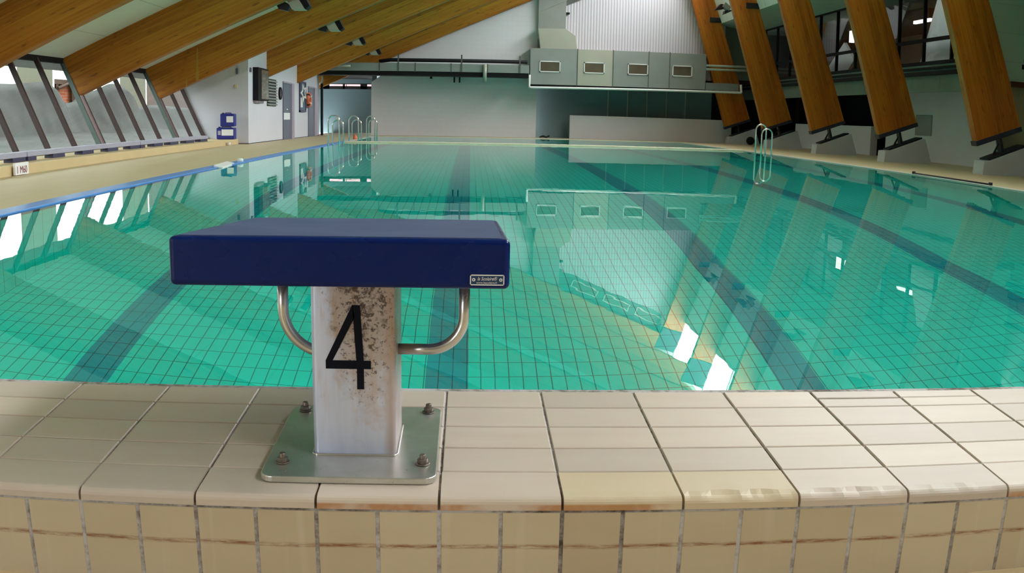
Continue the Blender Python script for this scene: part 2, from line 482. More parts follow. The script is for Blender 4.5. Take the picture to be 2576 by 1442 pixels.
# ------------------------------------------------------------------ dimensions
PX0, PX1, PY0, PY1 = -3.80, 8.42, 1.945, 38.0     # pool
DECK = 0.012
YF = [-1.6, 3.4, 8.4, 13.4, 18.4, 23.4, 28.4, 33.4, 38.6]   # frames
HT = 0.11                                          # half thickness of a timber
def raft_b(x): return 1.22+0.43*(x+7.8)            # underside of the rafters
def ceil_z(x): return 1.96+0.432*(x+8.15)          # ceiling boards
def glass_x(z): return -7.38-0.465*(z-0.21)        # leaning window plane
def leg_o(z): return 11.68-0.352*(z-0.98)          # outer edge of the legs
def leg_i(z): return 10.62-0.308*(z-0.60)
YS, YE = -6.0, 45.0                                # hall ends

# ------------------------------------------------------------------ setting: floor and pool
def plane_box(mb, x0, x1, y0, y1, z, t=0.25): mb.box(x0, x1, y0, y1, z-t, z)
m = MB()
plane_box(m, -6.6, PX0-0.22, YS, YE, DECK)
plane_box(m, PX1+0.16, 15.5, YS, YE, DECK)
plane_box(m, PX0-0.22, PX1+0.16, YS, 1.42, DECK)
plane_box(m, PX0-0.22, PX1+0.16, PY1+0.12, YE, DECK)
struct(m.build('floor', M['deck'], origin=(0, 0, 0)), 'sand coloured tiled pool deck running around the water', 'floor')

# pool basin: sloped floor with lane lines, side and end walls
prof = [(PY0, -3.3), (8.6, -3.3), (13.0, -2.3), (19.0, -1.55), (28.4, -1.25), (PY1, -1.2)]
lanes = [-2.53, -0.135, 2.27, 4.64, 7.02]
xs = [PX0]
for c in lanes: xs += [c-0.1455, c+0.1455]
xs.append(PX1)
m = MB()
for (ya, za), (yb, zb) in zip(prof[:-1], prof[1:]):
    for i in range(len(xs)-1):
        m.quad((xs[i], ya, za), (xs[i+1], ya, za), (xs[i+1], yb, zb), (xs[i], yb, zb), mi=1 if i % 2 else 0)
for X, flip in ((PX0, False), (PX1, True)):
    for (ya, za), (yb, zb) in zip(prof[:-1], prof[1:]):
        q = [(X, ya, za), (X, yb, zb), (X, yb, 0.0), (X, ya, 0.0)]
        m.add(q, [(0, 1, 2, 3)] if not flip else [(3, 2, 1, 0)], mi=2)
m.quad((PX0, PY0, -3.3), (PX0, PY0, 0.0), (PX1, PY0, 0.0), (PX1, PY0, -3.3), mi=3)
m.quad((PX0, PY1, -1.2), (PX1, PY1, -1.2), (PX1, PY1, 0.0), (PX0, PY1, 0.0), mi=3)
struct(m.build('pool_basin', [M['pool_floor'], M['pool_lane'], M['pool_side'], M['pool_end']], origin=(0, 0, -3.3)),
       'green tiled swimming pool basin with dark lane lines', 'pool')
m = MB()
m.quad((PX0-0.02, PY0-0.02, 0), (PX1+0.02, PY0-0.02, 0), (PX1+0.02, PY1+0.02, 0), (PX0-0.02, PY1+0.02, 0))
tag(m.build('pool_water', M['water'], origin=(0, 0, 0)), 'still clear green water filling the pool', 'water', kind='stuff')

# pool edges
m = MB(); m.box(PX0-0.22, PX0, 1.5, 30.0, -0.3, 0.014)
struct(m.build('trim_1', M['blue_strip'], bevel=0.004), 'bright blue tiled gutter strip along the left pool edge', 'pool edge')
m = MB(); m.box(PX0-0.22, PX0, 30.0, PY1+0.12, -0.3, 0.013)
struct(m.build('trim_2', M['white_edge'], bevel=0.004), 'pale gutter strip at the far left of the pool', 'pool edge')
m = MB(); m.box(PX1, PX1+0.16, 1.5, PY1+0.12, -0.3, 0.016)
struct(m.build('trim_3', M['white_edge'], bevel=0.004), 'pale overflow strip along the right pool edge', 'pool edge')
m = MB(); m.box(PX0, PX1, PY1, PY1+0.12, -0.3, 0.014)
struct(m.build('trim_4', M['cream_edge'], bevel=0.004), 'cream strip along the far end of the pool', 'pool edge')
m = MB(); m.box(PX0, PX1, 28.3, 28.75, -0.35, 0.035)
for i in range(40):
    x = PX0+0.15+i*(PX1-PX0)/40
    m.box(x, x+0.2, 28.4, 28.65, 0.03, 0.042)
struct(m.build('pool_divider', M['cream_edge'], bevel=0.004), 'narrow cream bulkhead crossing the pool just above the water', 'divider')

# ------------------------------------------------------------------ setting: tiled parapet at the near end
MX, MY, X0T, YJ = 0.2, 0.1043, -0.0425, 1.5114
SL = 0.0531
def top_z(y): return 0.1832+SL*(y-YJ)
YN, YB = YJ-0.104, YJ+0.4116                        # nosing face, pool side edge
PXA, PXB = -30, 47                                  # tile columns
core = MB()
xa, xb = X0T+(PXA)*MX, X0T+PXB*MX
g = 0.0022
core.yz([(YN+g, -0.2), (YB+0.02, -0.2), (YB+0.02, top_z(YB)-g), (YN+0.04, top_z(YN+0.04)-g-0.002), (YN+g, top_z(YN)-0.022)], xa, xb)
par = core.build('wall_front', M['grout'], origin=(0, YJ, 0))
struct(par, 'low tiled parapet wall along the near end of the pool', 'wall')

def tile_top(mb, x0, x1, y0, y1, chip=None):
    th = 0.012; r = 0.0016
    za, zb = top_z(y0), top_z(y1)
    vs = [(x0, y0, za-th), (x1, y0, za-th), (x1, y1, zb-th), (x0, y1, zb-th),
          (x0, y0, za-r), (x1, y0, za-r), (x1, y1, zb-r), (x0, y1, zb-r),
          (x0+r, y0+r, za), (x1-r, y0+r, za), (x1-r, y1-r, zb), (x0+r, y1-r, zb)]
    fs = [(0,1,5,4), (1,2,6,5), (2,3,7,6), (3,0,4,7), (4,5,9,8), (5,6,10,9), (6,7,11,10), (7,4,8,11), (8,9,10,11)]
    mb.add(vs, fs)
def tile_nose(mb, x0, x1, chip, mi=0):
    """front tile with a rounded lip; some lips are chipped."""
    rng = random.Random(int(x0*1000)+77)
    n = 20 if chip else 2
    y1 = YJ-g; rad = 0.011
    sec = []
    for k in range(n+1):
        u = k/n; x = x0+(x1-x0)*u
        c = 0.0
        if chip:
            c = chip*max(0.0, math.sin(PI*u)**0.6)*(0.35+0.65*abs(math.sin(u*9.0+x0*5.0)))*rng.uniform(0.75, 1.0)
        row = [(x, y1, top_z(y1)-0.012), (x, y1, top_z(y1))]
        row.append((x, YN+rad+0.9*c+0.012, top_z(YN+rad+0.012)))
        for a in range(0, 5):
            t = a/4*PI/2
            y = YN+rad*(1-math.sin(t))+c*(1-a/4)*0.9
            z = top_z(YN+rad)-rad*(1-math.cos(t))-c*0.55*(1-a/4)
            row.append((x, y, z))
        row.append((x, YN, top_z(YN)-0.021))
        sec.append(row)
    w = len(sec[0]); vs = [p for r in sec for p in r]; fs = []
    for k in range(n):
        for j in range(w-1):
            fs.append((k*w+j, k*w+j+1, (k+1)*w+j+1, (k+1)*w+j))
    fs.append(list(range(w))[::-1]); fs.append([n*w+j for j in range(w)])
    mb.add(vs, [list(reversed(f)) for f in fs], smooth=False, mi=mi)
tops = MB(); fronts = MB()
chips = {2: 0.0105, 3: 0.008, 4: 0.005, 1: 0.003}
for i in range(PXA, PXB):
    x0 = X0T+i*MX+g; x1 = X0T+(i+1)*MX-g
    tile_nose(tops, x0, x1, chips.get(i, 0.0), 1 if i in (1, 2) else 0)
    for j in range(4):
        y0 = YJ+j*MY+g; y1 = min(YJ+(j+1)*MY, YB)-g
        if j == 3 and i in (4, 5):
            ym = y0+0.052
            tile_top(tops, x0, x1, y0, ym-0.002-(0.004 if i == 4 else 0)); tile_top(tops, x0, x1, ym+0.002, y1)
        else: tile_top(tops, x0, x1, y0, y1)
    for h in range(2):
        a = x0+(0 if h == 0 else MX/2+0.0022-g); b = x0+(MX/2-0.0022-g if h == 0 else MX-2*g)
        zt = top_z(YN)-0.0245; r = 0.0018
        fronts.add([(a, YN+0.004, -0.2), (b, YN+0.004, -0.2), (b, YN+0.004, zt), (a, YN+0.004, zt),
                    (a+r, YN+0.001, -0.2), (b-r, YN+0.001, -0.2), (b-r, YN+0.001, zt-r), (a+r, YN+0.001, zt-r)],
                   [(0,4,7,3), (4,5,6,7), (5,1,2,6), (7,6,2,3)])
o = tops.build('coping_tiles', [M['tile_top'], M['tile_yellow']], parent=par)
o = fronts.build('facing_tiles', M['tile_front'], parent=par)

# ------------------------------------------------------------------ the starting block
def plz(y): return top_z(y)+0.0005
BX = -0.196
sb = thing('starting_block', (BX, 1.62, top_z(1.62)), 'swimming starting block with blue platform and steel post marked 4', 'starting block')
# base plate with rounded corners, lying on the sloped tiles
def rrect(x0, x1, y0, y1, r, n=6):
    pts = []
    for cx, cy, a0 in ((x1-r, y1-r, 0), (x0+r, y1-r, PI/2), (x0+r, y0+r, PI), (x1-r, y0+r, 1.5*PI)):
        for k in range(n+1):
            a = a0+PI/2*k/n
            pts.append((cx+r*math.cos(a), cy+r*math.sin(a)))
    return pts
m = MB(); pts = rrect(-0.345, -0.049, 1.455, 1.79, 0.022); TH = 0.0115
m.prism([(x, y, plz(y)) for x, y in pts], (0, 0, TH))
m.build('base_plate', M['plate'], sb, bevel=0.002, seg=3)
# post: square tube with rounded corners
m = MB(); pts = rrect(-0.2665, -0.1215, 1.549, 1.694, 0.009, 4)
n = len(pts)
lo = [(x, y, plz(y)+TH-0.001) for x, y in pts]; hi = [(x, y, 0.515) for x, y in pts]
m.add(lo+hi, [(i, (i+1) % n, (i+1) % n+n, i+n) for i in range(n)], smooth=True)
m.add(hi, [list(range(n))])
post = m.build('post', M['post'], sb)
# weld bead round the foot
m = MB()
ring = [(x, y, plz(y)+TH+0.001) for x, y in rrect(-0.2685, -0.1195, 1.547, 1.696, 0.009, 4)]
m.tube(ring, 0.0022, 6, closed=True); m.build('weld_seam', M['chrome'], sb)
# the figure 4 on the front
def P(u, v): return (-0.2415+u*0.0775, 1.5484, 0.3175+v*0.1475)
four = [(0.71, 0.0), (0.86, 0.0), (0.86, 0.245), (1.0, 0.245), (1.0, 0.35), (0.86, 0.35), (0.80, 1.0), (0.62, 1.0), (0.0, 0.36), (0.0, 0.245), (0.71, 0.245)]
m = MB()
def pr4(poly): m.prism([P(u, v) for u, v in poly], (0, -0.0006, 0))
pr4([(0.69, 0.0), (0.845, 0.0), (0.845, 0.245), (0.69, 0.245)])
pr4([(0.0, 0.245), (1.0, 0.245), (1.0, 0.345), (0.0, 0.345)])
pr4([(0.68, 0.345), (0.845, 0.345), (0.77, 1.0), (0.60, 1.0)])
pr4([(0.0, 0.345), (0.155, 0.345), (0.655, 0.86), (0.60, 1.0)])
o = m.build('number_four', M['ink'], sb); o['label'] = 'black figure 4'
# bolts
def hexa(cx, cy, z, r, h, mb):
    pts = [(cx+r*math.cos(PI/3*k+0.3), cy+r*math.sin(PI/3*k+0.3), z) for k in range(6)]
    mb.prism(pts, (0, 0, h))
for bx, by in ((-0.317, 1.764), (-0.074, 1.762), (-0.315, 1.513), (-0.074, 1.515)):
    m = MB(); z = plz(by)+TH
    m.lathe([(0, 0), (0.0125, 0), (0.0125, 0.002), (0, 0.002)], (bx, by, z), n=20)
    hexa(bx, by, z+0.002, 0.0098, 0.0075, m)
    m.lathe([(0.0058, 0.0), (0.0058, 0.007), (0.0045, 0.008), (0, 0.008)], (bx, by, z+0.0095), n=16)
    m.build('bolt', M['bolt'], sb, bevel=0.0008, seg=2)
# platform: tilted towards the water
PF0, PF1, PX_A, PX_B = 1.45, 2.045, -0.477, 0.066
zf_t, zf_b, zb_t, zb_b = 0.5925, 0.513, 0.5575, 0.478
m = MB()
m.yz([(PF0, zf_b), (PF1, zb_b), (PF1, zb_t), (PF0, zf_t)], PX_A, PX_B)
plat = m.build('platform', M['block_blue'], sb, bevel=0.009, seg=4)
m = MB(); e = 0.012
def pz(y): return zf_t+(zb_t-zf_t)*(y-PF0)/(PF1-PF0)
m.prism([(x, y, pz(y)-0.001) for x, y in rrect(PX_A+e, PX_B-e, PF0+e, PF1-e, 0.01, 4)], (0, 0, 0.0022))
m.build('tread', M['block_top'], plat)
# maker's label, bottom right of the platform front
lx0, lx1, lz0, lz1, ly = 0.0035, 0.0575, 0.5195, 0.5365, PF0-0.0006
m = MB(); m.box(lx0, lx1, ly, ly+0.002, lz0, lz1)
lab = m.build('maker_label', plain('label_teal', (22, 58, 96), 0.35, 0, 0.05), plat); lab['label'] = 'small dark label with white frame and lettering'
m = MB(); w = 0.0016; yy = ly-0.0004
for a, b, c, d in ((lx0, lx1, lz1-w, lz1), (lx0, lx1, lz0, lz0+w), (lx0, lx0+w, lz0, lz1), (lx1-w, lx1, lz0, lz1)): m.box(a, b, yy, ly+0.001, c, d)
for cx in (lx0+0.0058, lx1-0.0055):
    m.lathe([(0.0012, 0), (0.0026, 0), (0.0026, 0.0005), (0.0012, 0.0005)], (cx, yy, (lz0+lz1)/2+0.0004), (0, 1, 0), n=20)
def text(body, size, x, y, z, parent_mb=None, shear=0.0, ext=0.0003, align='CENTER', rot=(PI/2, 0, 0), sx=1.0):
    cu = bpy.data.curves.new('t', 'FONT'); cu.body = body; cu.size = size; cu.align_x = align; cu.align_y = 'CENTER'
    cu.shear = shear; cu.extrude = ext
    ob = bpy.data.objects.new('t', cu); COL.objects.link(ob)
    dg = bpy.context.evaluated_depsgraph_get(); me = bpy.data.meshes.new_from_object(ob.evaluated_get(dg))
    R = Matrix.Translation((x, y, z)) @ Matrix.LocRotScale(None, __import__('mathutils').Euler(rot), None) @ Matrix.Diagonal((sx, 1, 1, 1))
    vs = [R @ v.co for v in me.vertices]; fs = [list(p.vertices) for p in me.polygons]
    bpy.data.objects.remove(ob); bpy.data.curves.remove(cu); bpy.data.meshes.remove(me)
    parent_mb.add(vs, fs)
text('la Scolaire\u00ae', 0.0078, (lx0+lx1)/2-0.0004, yy, lz0+0.0104, m, shear=0.35, sx=0.8)
text('www.lascolaire.fr', 0.0047, (lx0+lx1)/2-0.0005, yy, lz0+0.0043, m)
m.build('lettering', M['label_white'], plat)
# hand grips: bent steel tubes from the platform round to the post
def arc(c, r, a0, a1, n=10):
    return [(c[0]+r*math.cos(a0+(a1-a0)*k/n), c[1], c[2]+r*math.sin(a0+(a1-a0)*k/n)) for k in range(n+1)]
hy = 1.612; ht = 0.0098
m = MB(); R = 0.062
pth = [(-0.0055, hy, 0.515)]+arc((-0.0055-R, hy, 0.374+R), R, 0, -PI/2)+[(-0.123, hy, 0.374)]
m.tube(pth, ht, 18); m.build('hand_grip', M['brushed'], sb)
m = MB(); R = 0.078
pth = [(-0.3255, hy, 0.515)]+arc((-0.3255+R, hy, 0.366+R), R, PI, 1.5*PI-0.25)+[(-0.266, hy, 0.3685)]
m.tube(pth, ht, 18); m.build('hand_grip', M['brushed'], sb)

# ------------------------------------------------------------------ glulam frames
def frame_parts(y):
    f = thing('roof_beam', (11.2, y, 0.5), '', 'roof beam', 'glued timber frames spanning the pool hall')
    ax = Vector((1, 0.43)).normalized()
    def uv_r(p): return (p.x*ax[0]+p.z*ax[1]+y*1.7, -p.x*ax[1]+p.z*ax[0]+p.y*0.4)
    m = MB()
    m.xz([(-7.80, 1.22), (8.30, raft_b(8.30)), (8.02, 8.72), (8.80, 9.30), (-8.19, ceil_z(-8.19)+0.04)], y-HT, y+HT)
    m.build('rafter', M['wood'], f, bevel=0.008, uv=uv_r)
    al = Vector((-0.313, 1)).normalized()
    def uv_l(p): return (p.x*al[0]+p.z*al[1]+y*2.3, p.x*al[1]-p.z*al[0]+p.y*0.4)
    m = MB()
    m.xz([(10.62, 0.62), (11.68, 0.99), (leg_o(8.1), 8.1), (leg_i(7.85), 7.85)], y-HT, y+HT)
    m.build('leg', M['wood_leg'], f, bevel=0.008, uv=uv_l)
    m = MB()
    m.xz([(leg_i(7.88)-0.02, 7.88), (leg_o(8.12)+0.02, 8.12), (8.86, 9.02), (8.0, 8.72)], y-HT-0.012, y+HT+0.012)
    m.build('knee_plate', M['steel_blue'], f, bevel=0.006)
    m = MB()
    m.xz([(10.60, 0.60), (11.70, 0.985), (11.665, 1.085), (10.565, 0.70)], y-HT-0.014, y+HT+0.014)
    m.build('shoe', M['steel_blue'], f, bevel=0.006)
    m = MB()
    m.xz([(11.165, 0.80), (11.215, 0.82), (11.30, 0.51), (11.235, 0.485)], y-0.09, y+0.09)
    m.xz([(11.05, 0.44), (11.19, 0.72), (11.22, 0.72), (11.12, 0.46)], y-0.012, y+0.012)
    m.build('hinge', M['steel_dark'], f, bevel=0.004)
    m = MB()
    m.xz([(10.87, 0.322), (11.80, 0.665), (11.79, 0.70), (10.86, 0.357)], y-0.2, y+0.2)
    m.build('bearing_plate', M['steel_dark'], f, bevel=0.004)
    m = MB()
    xo = leg_o(5.1)
    m.box(xo-0.46, xo+0.05, y-HT-0.045, y-HT+0.01, 5.00, 5.20)
    m.box(xo-0.46, xo+0.05, y+HT-0.01, y+HT+0.045, 5.00, 5.20)
    m.lathe([(0.025, 0), (0.025, 0.02), (0, 0.02)], (xo-0.2, y-HT-0.045, 5.11), (0, -1, 0), n=12)
    m.build('bracket', M['steel_dark'], f, bevel=0.004)
    return f
FL = {-1.6: 'timber frame behind the camera, beyond the second frame out of sight',
      3.4: 'timber frame right above the starting block, reflected in the near water',
      8.4: 'timber frame just out of view above, mirrored in the water',
      13.4: 'nearest timber frame in view, its rafter crossing the top left corner',
      18.4: 'second rafter from the left, with the rightmost and nearest orange leg',
      23.4: 'third rafter from the left, streaked with pale yellow drips',
      28.4: 'timber frame whose rafter end enters the white wall beside the dark cabinet',
      33.4: 'timber frame whose rafter end enters the white wall above the grey door',
      38.6: 'farthest timber frame, against the end wall behind the grey duct'}
fr0 = None
for y in YF:
    if fr0 is None:
        fr0 = frame_parts(y); fr0['label'] = FL[y]; y_first = y
    else:
        dup(fr0, (0, y-y_first, 0), FL[y], 'glued timber frames spanning the pool hall')

# concrete footings
def footing(y, label):
    m = MB()
    m.xz([(10.72, 0.0), (12.11, 0.0), (11.88, 0.675), (11.80, 0.66), (10.89, 0.318), (10.74, 0.305)], y-0.22, y+0.22)
    return tag(m.build('concrete_footing', M['concrete'], bevel=0.012), label, 'footing', 'sloping white concrete footings')
ft0 = footing(-1.6, 'white concrete footing behind the camera')
for y, lb in ((3.4, 'white concrete footing beside the near end of the pool, out of view'), (8.4, 'white concrete footing nearest on the right deck, out of view'),
              (13.4, 'white concrete footing on the right deck beyond the picture edge'), (18.4, 'white footing cut by the right picture edge, under the nearest leg'),
              (23.4, 'white wedge footing in front of the tall grey white wall'), (28.4, 'white wedge footing in front of the low white wall'),
              (33.4, 'white footing right behind the right pool ladder'), (38.6, 'farthest white footing, with the black ball resting by it')):
    c = ft0.copy(); COL.objects.link(c); c.location.y += y+1.6; c['label'] = lb

# ------------------------------------------------------------------ ceiling, right slope, skylights
m = MB()
m.xz([(-8.6, ceil_z(-8.6)), (8.85, ceil_z(8.85)), (8.85, ceil_z(8.85)+0.2), (-8.6, ceil_z(-8.6)+0.2)], YS-0.3, 39.2)
struct(m.build('ceiling', M['ceil'], origin=(0, 0, 2)), 'pale boarded ceiling between the rafters', 'ceiling')
m = MB()
m.xz([(leg_o(4.98), 4.98), (leg_o(7.65), 7.65), (leg_o(7.65)+0.15, 7.70), (leg_o(4.98)+0.15, 5.03)], YS-0.3, YE)
struct(m.build('wall_right_slope', M['slope'], origin=(10, 0, 5)), 'white boarded slope behind the upper legs', 'wall')
m = MB()
m.xz([(leg_o(4.98), 4.985), (12.05, 4.74), (12.05, 4.85), (leg_o(4.98)+0.1, 5.10)], YS-0.3, YE)
struct(m.build('ceiling_right', M['soffit'], origin=(11, 0, 5)), 'pale green soffit above the gallery windows', 'ceiling')
# ridge cap
m = MB(); m.xz([(8.80, 9.28), (8.86, 9.45), (8.3, 9.45), (8.3, ceil_z(8.3)+0.15)], YS-0.3, YE)
struct(m.build('trim_5', M['white'], origin=(8.8, 0, 9.3)), 'white ridge capping above the skylights', 'trim')
sk_b, sk_t = (leg_o(7.66), 7.66), (8.83, 9.30)
YK = [YS]+YF+[YE]
for i in range(len(YK)-1):
    ya, yb = YK[i], YK[i+1]
    w = thing('window_%d' % (i+1), (sk_b[0], (ya+yb)/2, sk_b[1]), 'roof skylight pane between two timber frames', 'skylight'); w['kind'] = 'structure'
    m = MB(); m.quad((sk_b[0], ya, sk_b[1]), (sk_b[0], yb, sk_b[1]), (sk_t[0], yb, sk_t[1]), (sk_t[0], ya, sk_t[1]))
    m.build('pane', M['sky_pane'], w)
    m = MB()
    for yy in (ya, (ya+yb)/2, yb):
        m.tube([(sk_b[0], yy, sk_b[1]), (sk_t[0], yy, sk_t[1])], 0.03, 6)
    m.tube([(sk_b[0], ya, sk_b[1]), (sk_b[0], yb, sk_b[1])], 0.04, 6)
    m.build('frame', M['white'], w)

# ------------------------------------------------------------------ left side: curb, windows, outside
m = MB()
m.prism([(-5.95, YS, 0.0), (-6.40, 25.9, 0.0), (-7.6, 25.9, 0.0), (-7.6, YS, 0.0)], (0, 0, 0.15))
struct(m.build('baseboard_left', M['curb'], origin=(-6.8, 0, 0), bevel=0.01), 'sand coloured raised step under the left windows', 'step')
m = MB()
zt0 = 0.16
m.xz([(glass_x(0.0)-0.25, -0.2), (glass_x(0.0), -0.2), (glass_x(0.2), 0.2), (glass_x(0.2)-0.25, 0.2)], YS, 25.9)
struct(m.build('wall_left', M['bench_grey'], origin=(-7.5, 0, 0)), 'low grey plinth below the leaning windows', 'wall')
wz0, wz1 = 0.2, 1.95
ticks = {13.4: [13.51, 14.67, 15.91, 17.09], 18.4: [18.53, 19.69, 20.91, 22.12], 23.4: [23.50, 24.70]}
wn = 20
bays = [(3.4, 8.4), (8.4, 13.4), (13.4, 18.4), (18.4, 23.4), (23.4, 26.0)]
for bi, (ya, yb) in enumerate(bays):
    wn += 1
    w = thing('window_%d' % wn, (glass_x(wz0), (ya+yb)/2, wz0), 'leaning row of window panes between two rafters', 'window'); w['kind'] = 'structure'
    t = ticks.get(ya, [ya+0.11, ya+1.27, ya+2.5, ya+3.7]) + [yb-0.1 if yb < 25.9 else 25.85]
    xb, xt = glass_x(wz0), glass_x(wz1)
    for k in range(len(t)-1):
        m = MB(); m.quad((xb, t[k], wz0), (xb, t[k+1], wz0), (xt, t[k+1], wz1), (xt, t[k], wz1)); m.build('pane', M['pane'], w)
    for k, yy in enumerate(t):
        m = MB(); hw = 0.03
        m.prism([(xb+0.05, yy-hw, wz0), (xb+0.05, yy+hw, wz0), (xb-0.05, yy+hw, wz0), (xb-0.05, yy-hw, wz0)], (xt-xb, 0, wz1-wz0))
        m.build('mullion', M['mullion'] if k not in (4,) else M['mull_grey'], w)
    m = MB()
    m.box(xb-0.06, xb+0.07, ya+0.0, yb-0.0, wz0-0.04, wz0+0.03); m.build('sill', M['steel_dark'], w)
    m = MB()
    m.box(xt-0.05, xt+0.06, ya+0.11, yb-0.11, wz1-0.09, wz1+0.02); m.build('head', M['black'], w)
# outer eave above the windows
m = MB(); m.xz([(-8.25, 2.08), (-8.25, 2.18), (-9.0, 2.22), (-9.0, 2.12)], YS, 25.9)
struct(m.build('trim_6', M['brown'], origin=(-8.7, 0, 1.7)), 'brown eaves outside the left windows', 'trim')

# outside ground and mound
m = MB(); m.box(-120, -7.7, -40, 130, -0.4, -0.15)
struct(m.build('ground_outside', M['mound'], origin=(-60, 0, 0)), 'grey ground outside the left windows', 'ground')
ky = [(-40, 1.9), (20, 2.0), (35, 2.15), (38.8, 2.32), (40.2, 1.42), (42.0, 1.5), (43.4, 2.0), (46.5, 2.45), (48.2, 2.35), (49.2, 1.3), (53, 1.42), (60, 1.3), (130, 1.3)]
def crest(y):
    for (a, za), (b, zb) in zip(ky[:-1], ky[1:]):
        if a <= y <= b:
            u = (y-a)/(b-a); u = u*u*(3-2*u); return za+(zb-za)*u
    return 1.3
m = MB(); ys = [-40+k*1.0 for k in range(61)]+[21+k*0.5 for k in range(80)]+[62+k*4 for k in range(18)]
prf = [(-8.6, 0.0), (-13, 0.05), (-17.0, 0.14), (-17.6, 0.86), (-18, 1.0), (-18.5, 0.9), (-20, 0.0)]
vs = []; fs = []
for y in ys:
    for x, q in prf: vs.append((x, y, -0.16+(crest(y)+0.16)*q))
W = len(prf)
for k in range(len(ys)-1):
    for j in range(W-1): fs.append((k*W+j, k*W+j+1, (k+1)*W+j+1, (k+1)*W+j))
m.add(vs, [tuple(reversed(f)) for f in fs], smooth=True)
struct(m.build('mound_outside', M['mound'], origin=(-18, 30, 0)), 'grey earth bank outside the left windows', 'bank')
# houses beyond the bank, set at an angle to the hall
def house_body(x, r0, r1, z0, z1, depth=1.2):
    """footprint with its near front along x and its sides running away from the hall"""
    a = [(x, -x*r0), (x, -x*r1), (x*depth, -x*depth*r1), (x*depth, -x*depth*r0)]
    mm = MB(); mm.prism([(p, q, z0) for p, q in a], (0, 0, z1-z0)); return mm
def house(loc, label, x, r0, r1, z1, mat, post=False):
    h = thing('house', loc, label, 'house')
    house_body(x, r0, r1, -0.15, z1).build('wall', mat, h)
    house_body(x*0.985, r0-0.005, r1+0.005, z1, z1+0.35, 1.24).build('roof', M['brown'], h)
    return h
hb = house((-31, 68, -0.15), 'orange brick house with dark timber posts seen through a left window pane', -30.0, 2.20, 2.335, 3.2, M['brick'])
for r0, r1 in ((2.205, 2.22), (2.30, 2.335)): house_body(-29.6, r0, r1, -0.15, 3.55, 1.01).build('timber_post', M['brown'], hb)
mm = MB(); mm.tube([(-29.5, 29.5*2.215, 2.9), (-29.5, 29.5*2.32, 3.5)], 0.12, 6); mm.build('timber_brace', M['brown'], hb)
house((-27, 57, -0.15), 'tall tan house filling the second window pane from the left', -26.0, 1.995, 2.185, 9.0, M['tan'])
house((-27, 72, -0.15), 'tall tan house behind the middle window panes', -26.0, 2.64, 2.86, 9.0, M['tan'])
house((-27, 82, -0.15), 'tall brown timber house behind the farther window panes', -26.0, 2.87, 3.9, 9.0, M['brown'])
house((-27, 36, -0.15), 'tall tan house mirrored beside the left picture edge', -26.0, 0.9, 1.87, 9.0, M['tan'])

# benches under the windows
def bench(y0, y1, stubs, label):
    b = thing('low_bench', (-6.66, (y0+y1)/2, 0.15), label, 'bench', 'low grey benches under the windows')
    m = MB(); m.box(-6.78, -6.60, y0, y1, 0.215, 0.292); m.build('board', M['bench_grey'], b, bevel=0.006)
    for a, c in stubs:
        m = MB(); m.box(-6.76, -6.605, a, c, 0.150, 0.217); m.build('foot', M['bench_dark'], b, bevel=0.004)
    return b
S = 0.943
def st(l): return [(a*S, c*S) for a, c in l]
bench(12.0, 14.26*S, st([(12.75, 13.2), (13.775, 14.226)]), 'grey low bench nearest the camera, cut by the left picture edge')
bench(14.29*S, 19.64*S, st([(14.307, 14.62), (15.267, 15.758), (16.539, 17.066), (17.792, 18.341), (19.034, 19.614)]), 'long grey bench with five dark feet under the middle windows')
bench(19.67*S, 24.96*S, st([(19.673, 19.95), (20.551, 21.172), (21.712, 22.348), (22.978, 23.663), (24.23, 24.898)]), 'farthest grey bench, ending just before the blue canisters')

# depth sign on the step
sg = thing('depth_sign', (-6.15, 12.35, 0.0), 'small white sign reading 1 M60 on the step face', 'sign')
m = MB(); m.box(-6.175, -6.140, 12.14, 12.55, 0.02, 0.185); m.build('plate', M['label_white'], sg, bevel=0.003)
m = MB(); text('1', 0.14, -6.138, 12.20, 0.085, m, ext=0.001, rot=(PI/2, 0, PI/2), sx=0.95); m.build('lettering', M['red_ink'], sg)
m = MB(); text('M60', 0.14, -6.138, 12.385, 0.085, m, ext=0.001, rot=(PI/2, 0, PI/2), sx=0.9); m.build('lettering', M['red_ink'], sg)

# ------------------------------------------------------------------ the white hut on the left
hut = MB()
HX, HY0, HY1 = -6.12, 25.9, 38.2
hut.box(HX-0.2, HX, HY0, HY1, 0.0, 3.2)
struct(hut.build('wall_hut_side', M['wall_hut'], origin=(HX, HY0, 0)), 'white wall of the changing block facing the pool', 'wall')
m = MB(); m.xz([(-7.6, 0.0), (HX-0.201, 0.0), (HX-0.201, 3.0), (-8.25, 2.05), (glass_x(0.2)-0.02, 0.2)], HY0, HY0+0.2)
struct(m.build('wall_hut_front', M['wall_hut'], origin=(-7.5, HY0, 0)), 'white end wall of the changing block beside the windows', 'wall')
m = MB(); m.box(HX-0.004, HX+0.012, HY0, HY1, 0.0, 0.03); m.box(-6.45, HX, HY0-0.012, HY0, 0.0, 0.03)
struct(m.build('baseboard_hut', M['steel_dark'], origin=(HX, HY0, 0)), 'thin dark skirting at the foot of the white block', 'baseboard')
def door(n, y0, y1, yf, h, label):
    d = thing('door_%d' % n, (HX, (y0+yf)/2, 0.0), label, 'door'); d['kind'] = 'structure'
    m = MB(); m.box(HX+0.002, HX+0.03, y0, y1, 0.0, h); m.build('leaf', M['door'], d)
    m = MB(); m.box(HX+0.002, HX+0.06, y1, yf, 0.0, h+0.03); m.box(HX+0.002, HX+0.05, y0-0.02, y1, h, h+0.05); m.box(HX+0.03, HX+0.034, y1-0.03, y1+0.01, 0, h)
    m.build('frame', M['door_frame'], d)
    return d
d = door(1, 30.7, 32.05, 32.5, 1.86, 'grey door with a white notice, beside the round clock')
